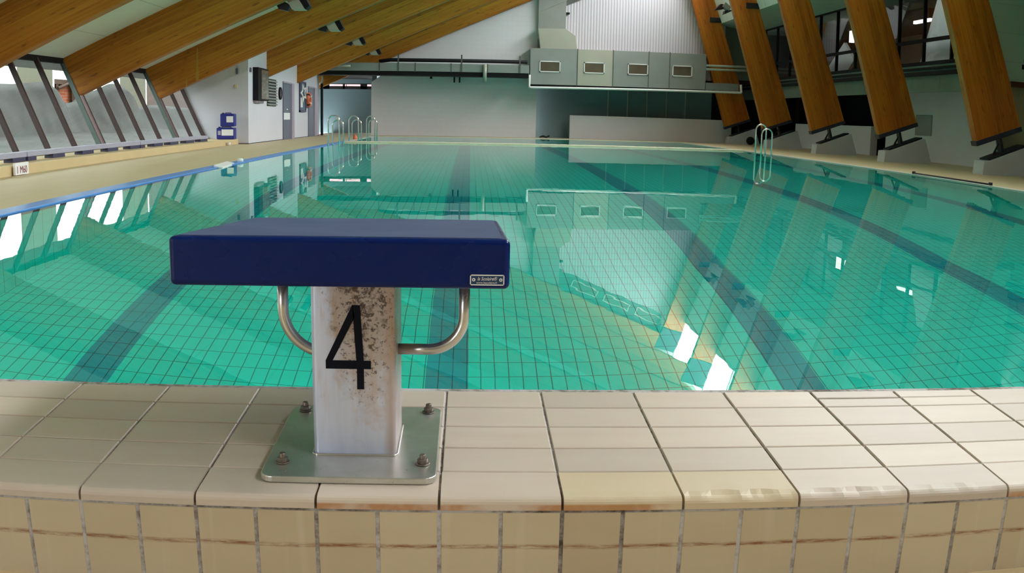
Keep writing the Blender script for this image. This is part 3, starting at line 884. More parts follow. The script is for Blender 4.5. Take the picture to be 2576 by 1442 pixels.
m = MB(); m.box(HX+0.03, HX+0.036, 30.75, 31.8, 0.665, 0.89); m.build('notice', M['label_white'], d)
m = MB(); m.lathe([(0.03, 0), (0.03, 0.05), (0, 0.05)], (HX+0.03, 31.2, 1.0), (1, 0, 0), n=12); m.build('handle', M['chrome'], d)
d = door(2, 35.55, 36.8, 37.35, 1.86, 'farther grey door beside the lifebuoy')
m = MB(); m.box(HX+0.03, HX+0.036, 35.9, 36.3, 1.2, 1.6); m.build('notice', M['bench_grey'], d)
# electric scoreboard cabinet
cb = thing('display_cabinet', (HX, 27.1, 1.2), 'dark wall cabinet with glazed front on the white block', 'cabinet')
m = MB(); m.box(HX+0.001, HX+0.16, 26.45, 27.85, 1.22, 2.15); m.build('case', M['black'], cb, bevel=0.01)
m = MB(); m.box(HX+0.155, HX+0.168, 26.86, 27.78, 1.27, 2.10)
def cab_mat():
    t = NT('cabinet_glass_front'); p = t.pos()
    n = t.noise(t.scale(p, (1, 1.5, 6)), 1.6, 4, 0.7)
    t.bsdf(t.ramp(n, [(0.35, lin((84, 86, 84))), (0.5, lin((124, 108, 84))), (0.65, lin((134, 138, 132)))]), 0.2, 0, 0.6); return t.m
m.build('glazed_front', cab_mat(), cb)
m = MB(); m.box(HX+0.001, HX+0.1, 26.5, 27.3, 1.17, 1.22); m.build('cable_box', M['door_frame'], cb)
# louvre grille
gr = thing('vent_grille', (HX, 28.95, 1.09), 'tall louvred grille between the cabinet and the round clock', 'grille')
m = MB(); m.box(HX+0.001, HX+0.02, 28.29, 29.6, 1.09, 1.91); m.build('backing', plain('grille_back', (70, 66, 64), 0.6), gr)
for k in range(9):
    z = 1.13+k*0.088
    m = MB(); m.prism([(HX+0.018, 28.29, z), (HX+0.07, 28.29, z-0.02), (HX+0.07, 28.29, z+0.01), (HX+0.018, 28.29, z+0.04)], (0, 1.31, 0)); m.build('slat', M['galv'], gr)
# round clock
ck = thing('wall_clock', (HX, 30.22, 1.30), 'round dark rimmed clock left of the grey door', 'clock')
m = MB(); m.lathe([(0, 0), (0.20, 0), (0.20, 0.05), (0.165, 0.06), (0.165, 0.03)], (HX+0.001, 30.22, 1.505), (1, 0, 0), n=40); m.build('rim', M['black'], ck)
m = MB(); m.lathe([(0.168, 0), (0.168, 0.035), (0, 0.035)], (HX+0.001, 30.22, 1.505), (1, 0, 0), n=40); m.build('dial', M['clockface'], ck)
m = MB(); m.box(HX+0.036, HX+0.04, 30.212, 30.228, 1.505, 1.63); m.box(HX+0.036, HX+0.04, 30.22, 30.31, 1.50, 1.512); m.build('hand', M['black'], ck)
# notice board and white star decoration
nb = thing('notice_board', (HX, 34.27, 0.97), 'blue framed notice board partly behind a white star', 'notice board')
m = MB(); m.box(HX+0.001, HX+0.03, 33.70, 34.88, 0.97, 1.99); m.build('panel', M['board'], nb)
m = MB(); m.box(HX+0.03, HX+0.036, 33.85, 34.25, 1.1, 1.45); m.build('paper', M['label_white'], nb)
m = MB()
for a, b, c, e in ((33.66, 34.92, 1.97, 2.03), (33.66, 34.92, 0.93, 0.99), (33.66, 33.74, 0.93, 2.03), (34.84, 34.92, 0.93, 2.03)): m.box(HX+0.001, HX+0.05, a, b, c, e)
m.build('frame', M['bench_dark'], nb)
sp = []
for k in range(10):
    r = 0.62 if k % 2 == 0 else 0.30; a = PI/2+0.35+k*PI/5
    sp.append((r*math.cos(a)*1.0, r*math.sin(a)*0.58))
m = MB(); cy, cz = 34.25, 1.62
outer = [(HX+0.05, cy+u, cz+v) for u, v in sp]; inner = [(HX+0.05, cy+u*0.66, cz+v*0.66) for u, v in sp]
for k in range(10):
    k2 = (k+1) % 10
    m.prism([outer[k], outer[k2], inner[k2], inner[k]], (0.03, 0, 0))
tag(m.build('star_ornament', M['white']), 'open white star hung over the notice board', 'ornament')
# lifebuoy
lb = thing('lifebuoy', (HX, 35.35, 1.13), 'orange lifebuoy on the white wall before the farther door', 'lifebuoy')
ring = [(HX+0.08, 35.35+0.27*math.cos(2*PI*k/40), 1.39+0.215*math.sin(2*PI*k/40)) for k in range(40)]
m = MB(); m.tube(ring, 0.062, 12, closed=True); m.build('ring', M['orange'], lb)
for k in range(4):
    a = PI/2*k+PI/4
    c = [(HX+0.08, 35.35+0.27*math.cos(a+e), 1.39+0.215*math.sin(a+e)) for e in (-0.14, 0, 0.14)]
    m = MB(); m.tube(c, 0.065, 12); m.build('band', M['black'] if k in (1, 2) else M['white'], lb)
# small fittings on the hut
m = MB(); m.box(-6.46, -6.40, HY0-0.05, HY0-0.001, 1.93, 2.09); m.box(-6.43, -6.425, HY0-0.02, HY0-0.005, 2.09, 2.18)
tag(m.build('sensor_box', M['door'], bevel=0.006), 'small dark sensor box high on the white end wall', 'sensor')
m = MB(); m.box(-6.50, -6.42, HY0-0.04, HY0-0.001, 1.55, 1.65)
tag(m.build('switch_box', plain('cream_plastic', (214, 200, 160), 0.5), bevel=0.006), 'small cream switch box on the white end wall', 'switch')
m = MB(); m.box(HX+0.001, HX+0.03, 26.05, 26.2, 2.0, 2.12)
tag(m.build('wall_bracket', M['door'], bevel=0.004), 'tiny grey fitting at the top corner left of the cabinet', 'fitting')
m = MB()
pp = [(-6.02, 38.55, 2.58), (-6.02, 38.55, 2.35), (-6.03, 38.55, 2.2), (-6.1, 38.55, 2.12), (-6.2, 38.55, 2.08)]
m.tube(pp, 0.075, 14); tag(m.build('vent_pipe', M['galv_light']), 'bent pale pipe at the far corner of the white block', 'pipe')

# canisters on the step
def canister(x0, x1, y0, y1, z0, z1, label, two):
    c = thing('canister', ((x0+x1)/2, (y0+y1)/2, z0), label, 'canister', 'blue chemical canisters on the step')
    m = MB(); m.box(x0, x1, y0, y1, z0, z1-0.035); b = m.build('body', M['canister'], c, bevel=0.03, seg=4)
    m = MB(); m.tube([(x0+0.1, (y0+y1)/2, z1-0.05), (x0+0.12, (y0+y1)/2, z1-0.016), (x1-0.12, (y0+y1)/2, z1-0.016), (x1-0.1, (y0+y1)/2, z1-0.05)], 0.014, 8); m.build('handle', M['canister'], c)
    m = MB(); m.lathe([(0.035, 0), (0.035, 0.03), (0, 0.03)], (x0+0.07, y0+0.08, z1-0.04), n=16); m.build('cap', plain('navy_cap', (18, 22, 70), 0.4), c)
    return c
c1 = canister(-6.87, -6.385, 25.3, 25.62, 0.151, 0.50, 'blue canister at the bottom of the stack, with two white labels', True)
m = MB(); m.box(-6.722, -6.40, 25.292, 25.30, 0.255, 0.42); m.build('paper_label', M['label_white'], c1)
m = MB(); m.box(-6.825, -6.745, 25.292, 25.30, 0.27, 0.385); m.build('paper_label', M['bench_grey'], c1)
c2 = canister(-6.765, -6.385, 25.31, 25.62, 0.50, 0.88, 'blue canister on top of the other one', False)
m = MB(); m.box(-6.585, -6.40, 25.302, 25.31, 0.61, 0.775); m.build('paper_label', M['label_white'], c2)
m = MB(); m.lathe([(0, 0), (0.045, 0), (0.055, 0.08), (0.05, 0.08)], (-6.31, 24.45, DECK), n=20)
tag(m.build('plastic_cup', M['white']), 'small white cup on the deck below the blue canisters', 'cup')

# things by the left pool edge
m = MB(); m.prism([(-3.72, 14.05, -0.02), (-3.83, 15.25, -0.02), (-3.97, 15.24, 0.015), (-3.86, 14.04, 0.015)], (0, 0, 0.035))
tag(m.build('float_board', M['white'], bevel=0.01), 'white foam board lying on the blue pool edge', 'float')
m = MB(); m.lathe([(0, 0), (0.05, 0), (0.05, 0.045), (0.03, 0.06), (0, 0.06)], (-3.86, 15.72, 0.012), n=20)
tag(m.build('pool_float', M['white']), 'small white float next to the foam board', 'float')
m = MB(); m.lathe([(0, 0), (0.09, 0), (0.09, 0.04), (0.03, 0.16), (0, 0.16)], (-3.9, 32.0, DECK), n=20)
tag(m.build('marker_cone', M['orange']), 'tiny orange marker beside the farthest left ladder', 'marker')

# ------------------------------------------------------------------ pool ladders
def rail(mb, xa, xb, y, top):
    r = (xb-xa)/2; c = (xa+xb)/2
    pth = [(xa, y, -0.9)]+[(c-r*math.cos(PI*k/16), y, top-r+r*math.sin(PI*k/16)) for k in range(17)]+[(xb, y, -0.9)]
    mb.tube(pth, 0.022, 12)
def ladder(side, ya, yb, ta, tb, label):
    if side == 'L': xa, xb = -3.79, -3.49
    else: xa, xb = 8.06, 8.36
    L = thing('pool_ladder', ((xa+xb)/2, (ya+yb)/2, 0.0), label, 'pool ladder', 'chrome pool ladders')
    for y, t in ((ya, ta), (yb, tb)):
        m = MB(); rail(m, xa, xb, y, t); m.build('handrail', M['chrome'], L)
    for k in range(3):
        z = -0.3-0.25*k; x = xb if side == 'L' else xa
        m = MB(); m.box(x-0.04, x+0.04, ya, yb, z-0.015, z+0.015); m.build('tread', M['brushed'], L)
    return L
l0 = ladder('L', 25.2, 26.0, 0.80, 0.68, 'nearest of the three pool ladders at the left edge')
dup(l0, (-0.02, 4.5, 0), 'middle one of the three left pool ladders', 'chrome pool ladders')
dup(l0, (0.0, 9.4, 0), 'farthest of the three left ladders, against the white wall', 'chrome pool ladders')
ladder('R', 25.4, 25.95, 0.72, 0.84, 'chrome pool ladder alone at the right pool edge')

# rod on the right edge, ball by the footing
m = MB(); m.tube([(8.50, 17.0, 0.03), (8.52, 14.15, 0.03)], 0.014, 8)
for y in (17.0, 14.15): m.lathe([(0, 0), (0.035, 0), (0.035, 0.05), (0, 0.05)], (8.51, y, 0.014), n=12)
tag(m.build('steel_rod', M['steel_dark']), 'thin dark rod lying along the right pool edge', 'rod')
m = MB(); m.lathe([(0.0, 0)]+[(0.17*math.sin(a), 0.17-0.17*math.cos(a)) for a in [PI*k/14 for k in range(1, 15)]], (11.45, 37.6, DECK), n=24)
tag(m.build('black_ball', M['black']), 'round black ball on the far right deck by the last footing', 'ball')

# ------------------------------------------------------------------ right side: gallery, walls
GX = 12.0
m = MB(); m.box(GX, GX+0.25, YS, YE, 1.97, 2.62)
for k in range(33):
    y = YS+k*1.6; m.box(GX-0.004, GX, y, y+0.02, 2.0, 2.32)
m.box(GX-0.02, GX+0.02, YS, YE, 1.90, 1.985)
struct(m.build('wall_right_band', M['band'], origin=(GX, 0, 1.9)), 'grey concrete band below the gallery windows', 'wall')
m = MB(); m.box(GX-0.10, GX+0.05, YS, YE, 2.34, 2.44); m.box(GX-0.06, GX+0.05, YS, YE, 2.50, 2.56)
struct(m.build('trim_7', M['black'], origin=(GX, 0, 2.3)), 'black cable tray along the gallery band', 'trim')
wn = 30
for ya, yb in ((13.4, 18.4), (18.4, 23.4), (23.4, 28.4), (28.4, 33.4), (33.4, 38.6)):
    wn += 1
    w = thing('window_%d' % wn, (GX, (ya+yb)/2, 2.6), 'gallery window with dark bars behind the right legs', 'window'); w['kind'] = 'structure'
    m = MB(); m.quad((GX+0.04, ya, 2.6), (GX+0.04, yb, 2.6), (GX+0.04, yb, 4.78), (GX+0.04, ya, 4.78)); m.build('pane', M['gal_pane'], w)
    for z, h in ((2.62, 0.1), (3.25, 0.09), (4.70, 0.07)):
        m = MB(); m.box(GX-0.01, GX+0.08, ya, yb, z, z+h); m.build('rail', M['black'], w)
    for k in range(-20, 40):
        y = 22.28+k*1.57
        if ya+0.05 < y < yb-0.05:
            m = MB(); m.box(GX-0.01, GX+0.08, y-0.03, y+0.03, 2.62, 4.76); m.build('mullion', M['black'], w)
# gallery room
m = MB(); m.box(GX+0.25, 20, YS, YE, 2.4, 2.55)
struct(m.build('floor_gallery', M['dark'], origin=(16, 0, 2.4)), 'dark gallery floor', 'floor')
m = MB(); m.box(GX+0.1, 20, YS, YE, 4.95, 5.1)
struct(m.build('ceiling_gallery', M['band'], origin=(16, 0, 5)), 'grey gallery ceiling', 'ceiling')
m = MB(); m.box(18.6, 18.8, YS, YE, 2.5, 5.0)
struct(m.build('wall_gallery', M['paint_gallery'], origin=(18.7, 0, 2.5)), 'brownish back wall of the gallery', 'wall')
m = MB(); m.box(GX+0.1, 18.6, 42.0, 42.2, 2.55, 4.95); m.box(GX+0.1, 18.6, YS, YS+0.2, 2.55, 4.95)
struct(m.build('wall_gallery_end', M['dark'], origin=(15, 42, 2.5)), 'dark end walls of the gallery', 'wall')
m = MB(); m.prism([(13.5, 27.2, 2.55), (13.5, 24.9, 2.55), (13.5, 23.7, 4.95), (13.5, 25.9, 4.95)], (0.12, 0, 0))  # added slab, shaped like a pale reflection in the gallery glass
struct(m.build('gallery_reflection_slab', M['wall'], origin=(13.5, 25.5, 2.55)), 'slanting white slab inside the gallery, standing in for a reflection', 'wall')
m = MB(); m.prism([(13.6, 36.0, 2.55), (13.6, 33.6, 2.55), (13.6, 32.4, 3.3), (13.6, 33.4, 4.0)], (0.12, 0, 0))
struct(m.build('wall_gallery_stair', M['wall'], origin=(13.6, 33.8, 2.55)), 'low white sloping screen inside the gallery', 'wall')
gl = thing('glowing_box', (14.6, 34.2, 4.3), 'glowing white box hanging in the gallery', 'lamp')  # glowing box standing in for a bright rectangle behind the glass
m = MB(); m.box(14.5, 14.7, 33.5, 35.1, 4.18, 4.62); m.build('glow_body', M['tube_light'], gl)
m = MB(); m.box(14.45, 14.75, 33.45, 35.15, 4.62, 4.68); m.tube([(14.6, 34.2, 4.68), (14.6, 34.2, 4.96)], 0.02, 8); m.build('housing', M['black'], gl)
g2 = thing('strip_light', (15.0, 30.0, 4.6), 'small lit strip light deep in the gallery', 'lamp')
m = MB(); m.box(14.9, 15.0, 29.2, 30.4, 4.52, 4.62); m.build('tube', M['tube_light'], g2)
m = MB(); m.box(14.85, 15.05, 29.15, 30.45, 4.62, 4.95); m.build('housing', M['black'], g2)

# lower right walls
m = MB(); m.box(13.1, 13.3, YS, 28.3, 0.0, 2.0)
struct(m.build('wall_right', M['wall'], origin=(13.2, 0, 0)), 'tall white wall below the gallery on the right', 'wall')
m = MB(); m.box(13.0, 13.25, 29.25, 36.6, 0.0, 0.955)
struct(m.build('wall_right_low', M['wall'], origin=(13.1, 33, 0), bevel=0.01), 'low white wall behind the right footings', 'wall')
m = MB(); m.box(15.2, 15.4, 18, YE, 0.0, 2.5)
struct(m.build('wall_right_recess', plain('dark_green_glazing', (38, 58, 52), 0.25, 0, 0.2), origin=(15.3, 30, 0)), 'dark green back wall of the recess under the gallery', 'wall')
m = MB(); m.box(13.3, 13.36, 29.2, 29.5, 0.0, 2.0); m.box(13.1, 13.3, 32.6, 33.2, 0.9, 2.0); m.box(13.1, 13.3, 36.5, 37.0, 0.0, 2.0)
struct(m.build('trim_8', M['black'], origin=(13.2, 33, 0)), 'dark posts in the recess under the gallery', 'trim')
# hanging notice on the white wall behind the footing
m = MB(); m.box(13.06, 13.10, 25.2, 26.2, 0.75, 1.35)
tag(m.build('wall_box', M['galv'], bevel=0.01), 'grey box on the wall edge behind the wedge footing', 'box')
# partition right of the nearest leg
m = MB(); m.box(11.0, 15.2, 18.75, 18.9, 2.0, 5.3); m.box(11.5, 15.2, 18.75, 18.9, 0.0, 2.0, mi=1)
struct(m.build('wall_right_partition', [M['part_green'], plain('olive_panel', (150, 148, 112), 0.6, 0, 0.05)], origin=(13, 18.8, 0)), 'pale green panelled partition at the right picture edge', 'wall')
m = MB(); m.box(11.55, 15.0, 18.60, 18.72, 1.93, 2.05)
tag(m.build('wall_rail', M['brown_rail'], bevel=0.008), 'brown rail across the green partition at the right edge', 'rail')
m = MB(); m.tube([(11.78, 18.66, 1.62), (12.25, 18.66, 3.0)], 0.012, 8)
tag(m.build('brace_rod', M['galv']), 'thin slanting rod in front of the green partition', 'rod')

# ------------------------------------------------------------------ far end
FY = 39.6; fq = FY/42.0
def fx(x): return x*fq
def fz(z): return 0.78+(z-0.78)*fq if z > 0.02 else 0.0
m = MB()
m.xz([(fx(-4.40), 0.0), (fx(2.93), 0.0), (fx(2.93), 2.55), (fx(-3.9), 2.55), (fx(-4.40), fz(2.31))], FY, FY+0.3)
struct(m.build('wall_far_lower', M['block_wall'], origin=(0, FY, 0)), 'white lower end wall left of the grey green recess', 'wall')
m = MB()
m.xz([(-9.0, 2.62), (2.72, 2.62), (2.72, 7.4), (-9.0, 3.0)], 38.95, 39.2)
struct(m.build('wall_far', M['block_wall'], origin=(0, 39, 2.6)), 'white upper end wall above the long duct', 'wall')
m = MB()
m.xz([(2.72, 2.62), (10.6, 2.62), (10.6, 4.9), (8.9, 9.4), (8.3, 9.25), (2.72, 6.75)], 39.05, 39.2)
struct(m.build('wall_far_ribbed', M['ribbed'], origin=(6, 39, 2.6)), 'white ribbed cladding above the air handling unit', 'wall')
m = MB(); m.box(-9.0, 13.0, 39.2, YE+1, 2.55, 2.7)  # shade over the recess is put into this slab's dark colour
struct(m.build('ceiling_far', M['dark'], origin=(0, 42, 2.6)), 'low ceiling over the far end recess, coloured dark for its shade', 'ceiling')
m = MB(); m.box(fx(2.93), 10.5, FY+0.9, FY+1.1, 0.0, 2.6)
struct(m.build('wall_far_recess', M['wall_teal'], origin=(6, FY+1, 0)), 'grey green recessed wall below the air handling unit', 'wall')
m = MB()
for k in range(5):
    x = fx(6.28)+k*0.85; m.box(x-0.018, x+0.018, FY+0.84, FY+0.9, 0.95, 2.5)
struct(m.build('trim_11', M['galv_light'], origin=(8, FY+0.87, 1)), 'thin pale vertical battens on the grey green recess', 'trim')
m = MB(); m.xz([(fx(4.45), 0.0), (fx(11.86), 0.0), (fx(11.86), fz(0.66)), (fx(11.75), fz(1.0)), (fx(4.45), fz(1.01))], FY-0.02, FY+0.22)
struct(m.build('wall_far_low', M['wall'], origin=(8, FY, 0), bevel=0.01), 'low white wall under the air handling unit', 'wall')
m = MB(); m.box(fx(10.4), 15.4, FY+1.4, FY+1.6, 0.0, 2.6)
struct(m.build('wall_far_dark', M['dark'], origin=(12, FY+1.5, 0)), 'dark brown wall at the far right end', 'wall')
m = MB(); m.box(9.9, 12.3, 39.22, 39.42, 2.6, 5.3)
struct(m.build('wall_far_corner', M['band'], origin=(11, 39.7, 2.6)), 'grey wall end beside the gallery', 'wall')
m = MB(); m.box(-9.0, -4.4, YE, YE+0.2, 0.0, 2.08); m.box(-9, -4.4, YE, YE+0.2, 2.34, 2.7); m.box(-9.0, -8.8, 38.2, YE, 0.0, 3.0)
m.box(fx(-4.40), fx(-4.40)+0.2, FY+0.3, YE, 0, 2.6)
struct(m.build('wall_far_alcove', M['wall_teal'], origin=(-6.5, YE, 0)), 'blue grey back wall of the alcove at the far left', 'wall')
wv = thing('window_40', (-5.9, YE, 2.08), 'narrow strip window high in the far left alcove', 'window'); wv['kind'] = 'structure'
m = MB(); m.quad((-8.8, YE+0.1, 2.08), (-4.4, YE+0.1, 2.08), (-4.4, YE+0.1, 2.34), (-8.8, YE+0.1, 2.34)); m.build('pane', M['dim_pane'], wv)
m = MB()
for x0, x1 in ((-8.8, -6.72), (-6.08, -5.98), (-5.92, -5.9), (-5.24, -4.92)): m.box(x0, x1, YE+0.02, YE+0.08, 2.08, 2.34)
m.box(-8.8, -4.4, YE+0.02, YE+0.08, 2.31, 2.36); m.box(-8.8, -4.4, YE+0.02, YE+0.08, 2.06, 2.22)
m.build('frame', M['dark'], wv)
m = MB(); m.box(-6.06, -5.98, 38.2, 38.4, 0, 2.1)
struct(m.build('trim_9', M['black'], origin=(-6, 38.3, 0)), 'dark post at the far corner of the white block', 'trim')
m = MB(); m.tube([(2.95, 39.8, 0.05), (3.1, 39.75, 0.09), (3.22, 39.7, 0.04), (3.35, 39.75, 0.1)], 0.035, 8)
tag(m.build('coiled_hose', M['steel_dark']), 'dark bit of hose on the floor before the grey green recess', 'hose')

# air handling unit
AY = 38.28
ah = thing('air_handling_unit', (6.0, AY, 2.15), 'long grey air handling unit with four white framed grilles', 'air unit')
seams = [2.39, 4.31, 5.77, 7.24, 8.11, 9.64]
def zb_(x): return 2.16+0.011*(x-2.4)
for a, b in zip(seams[:-1], seams[1:]):
    m = MB(); m.box(a, b-0.012, AY, 39.04, 2.2, 3.66); m.build('panel', M['galv'] if round(a, 2) not in (4.31,) else M['galv_light'], ah, bevel=0.006)
for a in seams[1:-1]:
    m = MB(); m.box(a-0.02, a+0.012, AY-0.012, AY+0.05, 2.18, 3.68); m.build('flange', M['galv_edge'], ah)
m = MB(); m.box(2.39, 9.64, AY+0.02, 39.5, 2.12, 2.2); m.build('underside', M['black'], ah)
for x0, x1 in ((2.76, 3.61), (4.57, 5.41), (6.37, 7.21), (8.22, 9.05)):
    m = MB()
    for a, b, c, e in ((x0, x1, 3.115, 3.155), (x0, x1, 2.705, 2.745), (x0, x0+0.04, 2.705, 3.155), (x1-0.04, x1, 2.705, 3.155)): m.box(a, b, AY-0.03, AY+0.002, c, e)
    gf = m.build('grille', M['white'], ah); gf['label'] = 'white framed air grille'
    m = MB(); m.box(x0+0.03, x1-0.03, AY-0.008, AY+0.004, 2.73, 3.13)
    for k in range(16): m.box(x0+0.05+k*(x1-x0-0.1)/16, x0+0.062+k*(x1-x0-0.1)/16, AY-0.016, AY-0.006, 2.735, 3.125)
    for k in range(6): m.box(x0+0.035, x1-0.035, AY-0.014, AY-0.006, 2.76+k*0.065, 2.77+k*0.065)
    m.build('slats', M['grille'], gf)
m = MB()   # hood and shaft
m.prism([(2.79, AY+0.1, 3.66), (4.29, AY+0.1, 3.66), (4.22, AY+0.1, 4.20), (3.83, AY+0.1, 4.48), (2.68, AY+0.1, 4.46)], (0, 0.66, 0)); m.build('hood', M['galv_light'], ah, bevel=0.01)
m = MB(); m.xz([(2.71, 4.47), (3.84, 4.47), (3.84, 7.2), (2.71, 6.7)], 38.76, 39.04); m.box(2.67, 3.88, 38.74, 39.04, 4.45, 4.49)
m.prism([(2.69, 38.74, 5.14), (3.86, 38.74, 5.66), (3.86, 38.74, 5.70), (2.69, 38.74, 5.18)], (0, 0.04, 0))
m.build('shaft', M['galv'], ah, bevel=0.006)
m = MB(); m.box(3.84, 4.0, 38.85, 39.03, 5.13, 5.2); m.build('clip', M['black'], ah)
m = MB(); m.box(9.65, 11.05, AY+0.02, 38.44, 2.2, 2.5); m.build('side_duct', M['galv'], ah, bevel=0.006)
# dark band and framed vents high on the gable, under the last rafter
m = MB(); m.xz([(2.9, raft_b(2.9)-0.75), (8.35, raft_b(8.35)-0.75), (8.35, raft_b(8.35)+0.02), (2.9, raft_b(2.9)+0.02)], 39.0, 39.046)
struct(m.build('trim_10', M['galv_edge'], origin=(5, 39, 5)), 'grey sloping band on the gable under the last rafter', 'trim')
for k, lb in ((0, 'lowest of three framed vents on the gable'), (1, 'middle one of three framed vents on the gable'), (2, 'highest of three framed vents on the gable')):
    gx = 4.42+k*1.40; a = Vector((1, 0.425)).normalized(); b = Vector((-a.y, a.x)); o0 = Vector((gx, raft_b(gx)-0.40))
    gv = thing('gable_vent', (gx+0.5, 39.0, o0.y), lb, 'vent', 'framed vents on the gable')
    def Q(u, v): q = o0+a*u+b*v; return (q.x, q.y)
    m = MB(); m.xz([Q(0, -0.17), Q(1.2, -0.17), Q(1.2, 0.17), Q(0, 0.17)], 38.985, 39.0); m.build('louvre', M['grille'], gv)
    m = MB(); w = 0.035
    for u0, u1, v0, v1 in ((0, 1.2, -0.17, -0.17+w), (0, 1.2, 0.17-w, 0.17), (0, w, -0.17, 0.17), (1.2-w, 1.2, -0.17, 0.17)):
        m.xz([Q(u0, v0), Q(u1, v0), Q(u1, v1), Q(u0, v1)], 38.965, 38.99)
    m.build('frame', M['white'], gv)
# white rail pipe under the unit
m = MB(); m.tube([(2.36, AY-0.12, 2.57), (2.36, AY-0.12, 2.09), (2.42, AY-0.12, 2.065), (11.10, AY-0.12, 2.135), (11.14, AY-0.12, 2.16), (11.1, AY-0.12, 2.47)], 0.05, 10)
tag(m.build('drain_pipe', M['white']), 'long white pipe running below the air handling unit', 'pipe')
for z, lb in ((3.19, 'upper of two pale pipes right of the air unit'), (3.04, 'lower of two pale pipes right of the air unit')):
    m = MB(); m.tube([(9.62, 38.2, z), (11.85, 38.2, z+0.02)], 0.05, 10)
    tag(m.build('service_pipe', M['galv_light']), lb, 'pipe', 'pale pipes right of the air unit')
# long duct to the left
DY = 37.6; q = (DY)/41.0
du = thing('ventilation_duct', (-1.6, DY, 2.58), 'long grey ventilation duct along the end wall', 'duct')
def DX(x): return x*q
def DZ(z): return 0.78+(z-0.78)*q
sx = [-7.2, -3.95, -2.40, -0.85, 0.72, 2.52]
for a, b in zip(sx[:-1], sx[1:]):
    m = MB(); m.box(DX(a), DX(b)-0.01, DY, 38.45, DZ(2.76), DZ(3.11)); m.build('section', M['galv'], du, bevel=0.008)
for a in sx[1:-1]:
    m = MB(); m.box(DX(a)-0.025, DX(a)+0.015, DY-0.012, DY+0.05, DZ(2.74), DZ(3.13)); m.build('joint', M['galv_edge'], du)
m = MB(); m.box(DX(-7.2), DX(2.5), DY+0.03, 38.44, DZ(2.58), DZ(2.76)); m.build('underside_shade', M['black'], du)  # black box stands in for the shaded underside and gap
m = MB(); m.tube([(DX(-5.9), DY-0.04, DZ(2.95)), (DX(-5.2), DY-0.04, DZ(2.95))], 0.05, 10); m.build('damper', M['galv_light'], du)
m = MB(); m.tube([(DX(-4.0), DY+0.3, DZ(3.19)), (DX(-3.5), DY+0.3, DZ(3.26)), (DX(2.45), DY+0.3, DZ(3.27))], 0.075, 10)

tag(m.build('black_pipe', M['black']), 'black pipe running above the long duct', 'pipe')
for x, lb in ((-3.14, 'leftmost'), (-0.41, 'middle'), (2.11, 'rightmost')):
    m = MB(); m.box(DX(x)-0.03, DX(x)+0.03, DY-0.035, DY-0.012, DZ(2.78), DZ(3.5))
    tag(m.build('pipe_hanger', M['galv_edge']), lb+' steel hanger holding the black pipe above the duct', 'hanger', 'pipe hangers on the long duct')
m = MB(); m.tube([(DX(0.6), DY-0.09, DZ(3.10)), (DX(0.6), DY-0.09, DZ(2.36))], 0.075, 14)
tag(m.build('stub_pipe', M['galv_light']), 'short pale vertical pipe in front of the long duct', 'pipe')
for x in (-0.72, -0.49):
    m = MB(); m.box(x*0.95-0.033, x*0.95+0.033, 39.3, 39.36, 2.24, 2.56)
    tag(m.build('ceiling_bracket', M['black']), 'one of two short black brackets below the long duct', 'bracket', 'black brackets below the duct')
m = MB(); m.box(-1.69, -1.6, 39.3, 39.36, 2.38, 2.56)
tag(m.build('ceiling_bracket', M['black']), 'single short black bracket left of the pair below the duct', 'bracket')

# ------------------------------------------------------------------ floodlights
def floodlight(name, x, y, z, label, group, s=1.0):
    f = thing(name, (x, y, z), label, 'floodlight', group)
    m = MB(); m.prism([(x-0.15, y, z+0.10), (x-0.03, y, z-0.10), (x+0.24, y, z-0.10), (x+0.10, y, z+0.12), (x-0.02, y, z+0.2)], (0, 0.30, 0)); m.build('housing', M['galv_light'], f, bevel=0.015)
    m = MB(); m.prism([(x+0.105, y-0.01, z+0.13), (x+0.245, y-0.01, z-0.10), (x+0.33, y-0.01, z-0.03), (x+0.22, y-0.01, z+0.18)], (0, 0.32, 0)); m.build('visor', M['black'], f, bevel=0.008)
    m = MB(); m.prism([(x-0.36, y+0.03, z+0.03), (x-0.30, y+0.03, z-0.09), (x-0.12, y+0.03, z-0.13), (x-0.07, y+0.03, z-0.02), (x-0.16, y+0.03, z+0.05)], (0, 0.2, 0)); m.build('gear_box', M['steel_dark'], f, bevel=0.01)
    m = MB(); m.tube([(x-0.02, y+0.12, z+0.1), (x-0.04, y+0.12, z+0.42)], 0.02, 8); m.build('bracket', M['steel_dark'], f)
    return f
fl = floodlight('floodlight', -3.53, 18.75, 2.99, 'nearest floodlight under the left rafters', 'floodlights under the left rafters')
for k, lb in ((1, 'second floodlight along the left rafters'), (2, 'third floodlight along the left rafters'), (3, 'farthest floodlight along the left rafters')):
    dup(fl, (0, 5.0*k, 0.03*k), lb, 'floodlights under the left rafters')
def floodlight_r(x, y, z, label):
    f = thing('slope_floodlight', (x, y, z), label, 'floodlight', 'floodlights on the right slope')
    m = MB(); m.prism([(x-0.12, y, z+0.12), (x+0.16, y, z-0.04), (x+0.24, y, z+0.10), (x+0.02, y, z+0.30)], (0, 0.34, 0)); m.build('housing', M['galv'], f, bevel=0.015)
    m = MB(); m.prism([(x-0.40, y+0.02, z-0.02), (x-0.06, y+0.02, z+0.02), (x+0.0, y+0.02, z+0.20), (x-0.16, y+0.02, z+0.22)], (0, 0.3, 0)); m.build('visor', M['steel_dark'], f, bevel=0.01)
    m = MB(); m.prism([(x-0.02, y+0.02, z-0.18), (x+0.30, y+0.02, z-0.02), (x+0.16, y+0.02, z+0.02), (x+0.0, y+0.02, z-0.04)], (0, 0.3, 0)); m.build('gear_box', M['steel_dark'], f, bevel=0.01)
    m = MB(); m.tube([(x+0.1, y+0.17, z+0.1), (leg_o(z+0.3)-0.0, y+0.17, z+0.3)], 0.02, 8); m.build('bracket', M['galv'], f)
    return f
